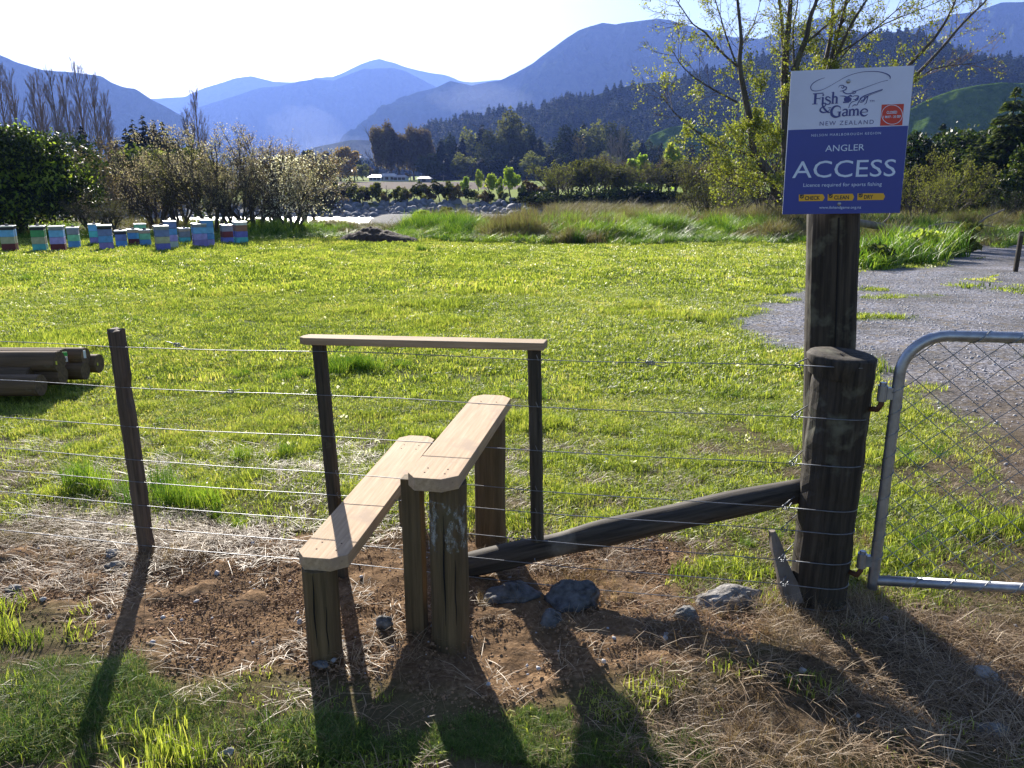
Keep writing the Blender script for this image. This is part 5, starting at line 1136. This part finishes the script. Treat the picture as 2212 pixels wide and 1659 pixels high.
# ------------------------------------------------------------------ grass, scrub, straw, clods
M['g_blade'] = leafmat('grass_blade', [(.15,(.045,.08,.014)), (.42,(.18,.25,.035)), (.7,(.42,.49,.08)), (.95,(.50,.45,.17))], .5, .45, pscale=.45, spec=.5)
M['g_lush'] = leafmat('lush_grass', [(.2,(.04,.10,.012)), (.5,(.11,.22,.022)), (.8,(.28,.38,.05))], .5, .45, pscale=.3)
M['g_dry'] = leafmat('dry_stalk', [(.2,(.09,.055,.028)), (.5,(.25,.165,.09)), (.85,(.52,.41,.28))], .3, .5, pscale=1)
M['g_scrub'] = leafmat('dry_scrub', [(.2,(.08,.07,.035)), (.5,(.17,.14,.08)), (.8,(.20,.22,.07))], .4, .6, pscale=.2)
near_p = [blades('grass_tuft', 34, .055, .010, .032, .0017, .8, M['g_blade'], 500+k, flat=.5) for k in range(6)]
mid_p = [blades('grass_patch', 90, .14, .012, .038, .0034, .7, M['g_blade'], 520+k, flat=.3) for k in range(5)]
far_p = [blades('grass_patch', 110, .30, .012, .042, .008, .6, M['g_blade'], 540+k, flat=.3) for k in range(4)]
def fan(n, y0, y1, m=1.2, k=.72):
    y = np.sqrt(rg.uniform(y0**2, y1**2, n)); x = rg.uniform(-1, 1, n)*(k*y + m); return x, y
def dens(x, y):
    s, st_, g, b = masks(x, y); patch = sstep(-.35, .15, fbm(x*1.1, y*1.1, 4, 150))*sstep(-.5,-.15,fbm(x*.35, y*.7, 3, 151))
    return np.clip((1-1.05*s)*(1-.85*st_)*(1-np.minimum(1, g*1.2))*(.35+.65*patch)*(1-b), 0, 1)
def field(name, n, y0, y1, protos, s0, s1, lab, m=1.2, k=.72, tilt=.12, hs=1):
    x, y = fan(n, y0, y1, m, k); ok = rg.uniform(0,1,n) < dens(x, y); x, y = x[ok], y[ok]
    tall = 1 + 1.5*sstep(.25, .55, fbm(x*.9, y*.9, 3, 155)) 
    s = rg.uniform(s0, s1, len(x)); cl_ = 1 + .9*sstep(.0,.4,fbm(x*5.5, y*5.5, 3, 158))*sstep(9,5,y); S = np.stack([s, s, s*tall*hs*cl_], 1)
    scatter(name, np.stack([x, y, H0(x,y)-.004], 1), protos, lab, 'grass', S, tilt=tilt)
field('paddock_grass', 90000, 1.5, 7.0, near_p, .7, 1.35, 'short sunlit grass of the paddock just behind the fence')
field('paddock_grass', 36000, 6.5, 15, mid_p, .8, 1.4, 'short sunlit grass in the middle of the paddock')
field('paddock_grass', 30000, 14, 36, far_p, .8, 1.5, 'short sunlit grass at the far side of the paddock', m=2)
# lush grass at the bottom corners, in front of the soil
M['g_verge'] = leafmat('verge_blade', [(.15,(.04,.09,.015)), (.4,(.09,.17,.03)), (.65,(.18,.26,.05)), (.88,(.32,.28,.15))], .45, .5, pscale=1.5)
lush_p = [blades('grass_tuft', 30, .06, .02, .08, .0016, .8, M['g_verge'], 560+k, flat=.3) for k in range(5)]
def inpoly(pts, n, seed):
    poly = gpoly(pts); a = np.array(poly); x = rg.uniform(a[:,0].min(), a[:,0].max(), n); y = rg.uniform(a[:,1].min(), a[:,1].max(), n)
    ok = poly_sd(x, y, poly) + .10*fbm(x*5, y*5, 3, seed) > 0; return x[ok], y[ok]
xs_, ys_ = [], []
for pts, n in (([(-500,1400),(200,1440),(420,1510),(470,1659),(-700,1659)], 7500), ([(430,1480),(560,1500),(640,1659),(400,1659)], 260), ([(640,1560),(860,1590),(1130,1530),(1400,1610),(1450,1659),(600,1659)], 2300), ([(1420,1600),(1530,1610),(1540,1659),(1400,1659)], 450)):
    a, b_ = inpoly(pts, n, 3); xs_.append(a); ys_.append(b_)
x, y = np.concatenate(xs_), np.concatenate(ys_); s = rg.uniform(.4,.95,len(x))*(.45+.7*sstep(-.2,.5,fbm(x*3,y*3,3,166)))
scatter('verge_grass', np.stack([x,y,H0(x,y)-.005],1), lush_p, 'rough green grass in the foreground in front of the bare soil', 'grass', s, tilt=.2)
# single longer tufts in the paddock
tall_p = [blades('tall_tuft', 90, .12, .10, .30, .0028, .45, M['g_lush'], 580+k) for k in range(4)]
TF = [(750,800,1.0),(720,812,.9),(790,805,.9),(1000,760,.5),(530,1000,.5),(455,690,.6),(60,610,.8),(290,1075,.62),(355,1085,.8),(420,1090,.75),(190,1060,.8),(510,1130,.35),(1110,850,.45),(1130,862,.5),(850,800,.5),(1700,900,.35),(250,835,.4),(1690,1180,.4),(880,735,.4),(280,695,.5),(910,545,1.2),(1200,905,.3),(1870,1110,.5),(2000,1190,.5),(1950,985,.5),(560,812,.6),(620,820,.55)]
P = []; S = []
xt, yt = fan(900, 3.4, 16); dt = dens(xt, yt); nt_ = sstep(-.1,.4,fbm(xt*.7, yt*.7, 3, 157))
for a_, b_, d_, n_q in zip(xt, yt, dt, nt_):
    if rnd.random() < d_*(.25+n_q): P.append((a_, b_, float(H0(a_,b_))-.01)); S.append(rnd.uniform(.14,.38))
for px, py, s_ in TF:
    g = gp(px, py); m_ = 5 if s_ > .7 else 3
    for _ in range(m_): P.append((g.x+rnd.gauss(0,.09), g.y+rnd.gauss(0,.08), g.z-.01)); S.append(s_*rnd.uniform(.6,1.0))
scatter('tall_tufts', P, tall_p, 'longer dark green tufts standing in the short paddock grass', 'grass', np.array(S), tilt=.1)
# unmown band beyond the paddock
band_p = [blades('long_grass', 110, .35, .25, .75, .012, .5, M['g_lush'], 600+k) for k in range(4)]
scrub_p = [blades('dry_scrub', 90, .40, .35, .9, .010, .5, M['g_scrub'], 620+k) for k in range(4)]
n = 9000; y = rg.uniform(31, 52, n); x = rg.uniform(-1,1,n)*(y*.75)
edge = 33.0 + 2.2*fbm(x*.25, x*0, 3, 61) + np.where(x < -6, 1.5, 0) - 3.0*np.exp(-((x-3.5)/5)**2) - 2.5*np.exp(-((x-11)/3)**2)
gvd = masks(x, y)[2]; trkd = poly_sd(x, y, GRAV2)
ok = (y > edge) & (trkd < -.3); x, y, edge = x[ok], y[ok], edge[ok]
lum = fbm(x*.45, y*.45, 3, 71); hgt = .45 + .95*sstep(-.25,.5,lum)*sstep(0,4,y-edge); hgt = hgt*np.where((x < -5), .6, 1)
isd = (fbm(x*.3+9, y*.3, 3, 73) + .22*sstep(36,44,y)*2 - .12) > 0.17
def sub(m): return np.stack([x[m], y[m], H0(x[m],y[m])-.03], 1), np.stack([np.full(m.sum(),1.)*rg.uniform(.8,1.3,m.sum())]*2+[hgt[m]*rg.uniform(.8,1.3,m.sum())],1)
P, S = sub(~isd); scatter('long_grass', P, band_p, 'long lush grass along the far edge of the paddock', 'grass', S, tilt=.15)
xr = rg.uniform(4, 75, 3000); yr = rg.uniform(56, 101, 3000); kr = xr < yr*.8
P, S = sub(isd); P = np.concatenate([P, np.stack([xr, yr, H0(xr,yr)-.03],1)[kr]]); S = np.concatenate([S, np.tile((2.2,2.2,1.6),(kr.sum(),1))*rg.uniform(.6,1.2,(kr.sum(),1))]); scatter('dry_scrub', P, scrub_p, 'dry brownish weeds and scrub between paddock and river', 'scrub', S, tilt=.15)
# bank right of the track: scrub covered mound
n = 3600; pts = gpoly([(1870,585),(1960,575),(2060,560),(2140,535),(2230,520),(2600,500),(2500,470),(1870,480)]); a = np.array(pts)
x = rg.uniform(a[:,0].min(), min(a[:,0].max(), 40), n); y = rg.uniform(a[:,1].min(), a[:,1].max(), n); ok = poly_sd(x, y, pts) > -.3; x, y = x[ok], y[ok]
h_ = .5+.7*sstep(-.4,.5,fbm(x*.5,y*.5,3,81)); S = np.stack([np.full(len(x),1.)]*2+[h_],1)*rg.uniform(.8,1.3,(len(x),1)); d_ = fbm(x*.4,y*.4,3,83) > .0
scatter('bank_grass', np.stack([x,y,H0(x,y)-.03],1)[~d_], band_p, 'rough green growth on the bank right of the sign post', 'grass', S[~d_], tilt=.15)
scatter('bank_scrub', np.stack([x,y,H0(x,y)-.03],1)[d_], scrub_p, 'dry scrub on the bank right of the sign post', 'scrub', S[d_], tilt=.15)
# tussocks and shrubs that can be told apart in the band
tus = Kind(*[P_broad(700+k, 1.0, 1.7, 1500, .11, M['l_lime'] if k == 1 else M['l_olive'] if k == 2 else M['l_ever'], trunkh=0, lobes=12) for k in range(3)])
TS = [(1050,497,.8,'small green mound shrub right of the soil heap'),(1180,490,.9,'dark green shrub in the long grass left of centre'),(1310,488,1.0,'round green shrub in the middle of the long grass band'),(1420,492,1.0,'green shrub second from the leafy clump near the tall tree'),(1555,480,1.1,'bushy green shrub left of the tall tree'),(1610,500,.9,'low green shrub in front of the tall tree'),(1730,505,.9,'leafy shrub at the foot of the tall tree trunk'),(905,480,1.0,'olive shrub on the near bank in front of the boulders'),(965,470,1.1,'rounded olive shrub right of the one before the boulders'),(1500,500,.7,'small lime shrub at the paddock edge'),(2000,560,.9,'dark shrub on the bank above the track'),(2110,545,1.0,'dark shrub on the bank near the right edge'),(1910,575,.7,'small shrub on the bank just right of the sign post'),(1950,500,.9,'shrub half hidden by the sign post and fallen trunk'),(2170,490,1.0,'pale shrub behind the bank at the right edge'),(700,505,.6,'low shrub near the rightmost hive'),(640,510,.6,'brown low shrub just right of the rightmost hive'),(1260,505,.7,'small dark shrub at the front of the long grass band')]
for px, py, h_, lab in TS:
    g = gp(px, py); plant(tus, 'shrub', px, g.y, h_, 1.0, lab, 'shrub', None, rnd.uniform(.9,1.2))
for o in C.objects:
    if o.name.startswith('shrub') and o.type == 'EMPTY':   # put them exactly on their own pixel column at ground level
        pass
# dry straw: lying and standing stalks
def stalks(name, n, rad, L0, L1, w, seed, mat, rise=.25):
    r = np.random.default_rng(seed); a = r.uniform(0,6.283,n); q = rad*np.sqrt(r.uniform(0,1,n)); x, y = q*np.cos(a), q*np.sin(a); d = r.uniform(0,6.283,n); Ln = r.uniform(L0,L1,n)
    dx, dy, dz = np.cos(d), np.sin(d), np.abs(r.normal(0,rise,n)); z = r.uniform(.0,.012,n); nx, ny = -np.sin(d)*w, np.cos(d)*w; lf = w*1.0
    V = np.stack([np.stack([x-nx,y-ny,z],1), np.stack([x+nx,y+ny,z],1), np.stack([x+nx+dx*Ln*.5,y+ny+dy*Ln*.5,z+dz*Ln*.6+lf],1), np.stack([x-nx+dx*Ln*.5,y-ny+dy*Ln*.5,z+dz*Ln*.6+lf],1), np.stack([x+nx*.3+dx*Ln,y+ny*.3+dy*Ln,z+dz*Ln*.8],1), np.stack([x-nx*.3+dx*Ln,y-ny*.3+dy*Ln,z+dz*Ln*.8],1)],1).reshape(-1,3)
    i = np.arange(n)*6; return fast_mesh(name, V, np.concatenate([np.stack([i,i+1,i+2,i+3],1), np.stack([i+3,i+2,i+4,i+5],1)]), mat=mat, link=False)
sp_ = [stalks('straw', 26, .08, .03, .13, .0010, 800+k, M['g_dry'], .3) for k in range(5)] 
n = 40000; x, y = rg.uniform(-3.6, 4.2, n), rg.uniform(1.4, 5.2, n); s_, st_, gg, bb_ = masks(x, y)
pr = np.clip(st_*1.0*(1-.6*s_) + .10*s_*(fbm(x*2,y*2,3,91) > .1) + .22*bb_*(y > 3.0 - .186*(x-1.25)) + .06*bb_, 0, 1)*sstep(-.5,.1,fbm(x*2.2,y*2.2,3,93)+.25); ok = rg.uniform(0,1,n) < pr*.42; x, y = x[ok], y[ok]
scatter('dry_straw', np.stack([x,y,H0(x,y)+.0],1), sp_, 'dead dry grass stalks littering the ground around the fence', 'straw', rg.uniform(.6,1.2,len(x)), tilt=.08)
st_p = [blades('dry_tuft', 34, .05, .06, .22, .0010, .7, M['g_dry'], 820+k) for k in range(4)]
P = []; S = []
for px, py, m_, sp2, s0 in ((1240,1262,26,.09,.5),(1300,1270,16,.07,.5),(1720,1320,26,.12,.8),(1780,1360,26,.15,.6),(1640,1350,26,.15,.6),(1850,1300,18,.08,.8),(1900,1330,20,.12,.6),(1600,1400,22,.16,.5),(345,1205,16,.06,.6),(180,1190,30,.25,.45),(60,1170,24,.25,.45),(470,1180,14,.2,.35),(1450,1330,14,.12,.4),(1860,1180,10,.05,.8),(1590,1600,22,.15,.7),(1700,1640,24,.2,.7),(1080,1300,8,.05,.5),(1330,1300,12,.1,.5)):
    g = gp(px, py)
    for _ in range(m_): P.append((g.x+rnd.gauss(0,sp2), g.y+rnd.gauss(0,sp2*.7), g.z-.005)); S.append(s0*rnd.uniform(.35,.8))
P = np.array(P); P[:,2] = H0(P[:,0], P[:,1]) - .005
scatter('dry_tufts', P, st_p, 'standing tufts of dead grass around the posts and rocks', 'dry grass', np.array(S), tilt=.2)
# clods and pebbles on the bare soil
cp = []
for k in range(4):
    bm = bmesh.new(); bmesh.ops.create_icosphere(bm, subdivisions=1, radius=1); V = np.array([v_.co[:] for v_ in bm.verts]); F = np.array([[v_.index for v_ in f.verts] for f in bm.faces]); bm.free()
    r = np.random.default_rng(900+k); V = V*(1+r.normal(0,.16,(len(V),1)))*np.array((1,.85,.7)); cp.append(fast_mesh('clod', V, F3=F, mat=None, link=False))
M['clod'] = simple('soil_clod', (.27,.165,.09), .95, var=.45, scale=3, bmp=.6, kind='Position'); M['pebble'] = simple('pebble', (.36,.355,.37), .7, var=.4, scale=9, bmp=.2, kind='Position')
pe = [o.copy() for o in cp]
for o in pe: o.data = o.data.copy(); o.data.materials.append(M['pebble']); o.data.shade_smooth()
for o in cp: o.data.materials.append(M['clod'])
n = 130000; x, y = rg.uniform(-3.2,3.4,n), rg.uniform(1.6,3.9,n); s_ = masks(x,y)[0]; ok = rg.uniform(0,1,n) < s_*sstep(-.6,.4,fbm(x*3,y*3,4,95)); x, y = x[ok], y[ok]
sz = .0024*(rg.uniform(.05,1,len(x))**-.48)
scatter('soil_clods', np.stack([x,y,H0(x,y)+.004*cl.mean()],1), cp, 'crumbs and clods of loose brown soil around the stile', 'soil', sz, tilt=.5)
n = 700; x, y = rg.uniform(-3,3.6,n), rg.uniform(1.7,4.2,n); s_, st_, gg, _ = masks(x,y); ok = rg.uniform(0,1,n) < np.clip(s_+.5*st_,0,1); x, y = x[ok], y[ok]
scatter('pebbles', np.stack([x,y,H0(x,y)+.003],1), pe, 'small rounded grey pebbles scattered on the bare soil', 'pebbles', (.004*(rg.uniform(.05,1,len(x))**-.6))[:,None]*rg.uniform(.7,1.2,(len(x),3)), tilt=.4)
n = 60000; x, y = rg.uniform(1.5,16,n), np.sqrt(rg.uniform(3**2,19**2,n)); gg = masks(x,y)[2]; ok = (rg.uniform(0,1,n) < gg*.8) & (x < y*.85+1.5); x, y = x[ok], y[ok]
scatter('track_gravel', np.stack([x,y,H0(x,y)],1), pe, 'loose grey gravel on the farm track beyond the gate', 'gravel', (.006*(rg.uniform(.08,1,len(x))**-.5))[:,None]*rg.uniform(.7,1.3,(len(x),3)), tilt=.4)
# sun glints on the turf, painted as small white flecks
gl = leafcloud(np.zeros((1,3)), .022, np.random.default_rng(3)); M['glint'] = leafmat('pale_glint', [(.2,(.6,.6,.55)), (.8,(.8,.8,.78))], .5, .3)
gp_ = [fast_mesh('petal', leafcloud(rg.normal(0,.02,(5,3)), .016+.002*k, np.random.default_rng(k))[0], leafcloud(np.zeros((5,3)), .02, np.random.default_rng(k))[1], mat=M['glint'], link=False) for k in range(3)]
x, y = fan(3200, 3.6, 30); ok = rg.uniform(0,1,len(x)) < (1-masks(x,y)[2])*(1-masks(x,y)[0])*sstep(-.2,.4,fbm(x*.6,y*.6,3,97)); x, y = x[ok], y[ok]
scatter('glint_flecks', np.stack([x,y,H0(x,y)+.03],1), gp_, 'tiny pale petals painted as white flecks across the paddock grass', 'glints', .6+.05*y, tilt=.5)
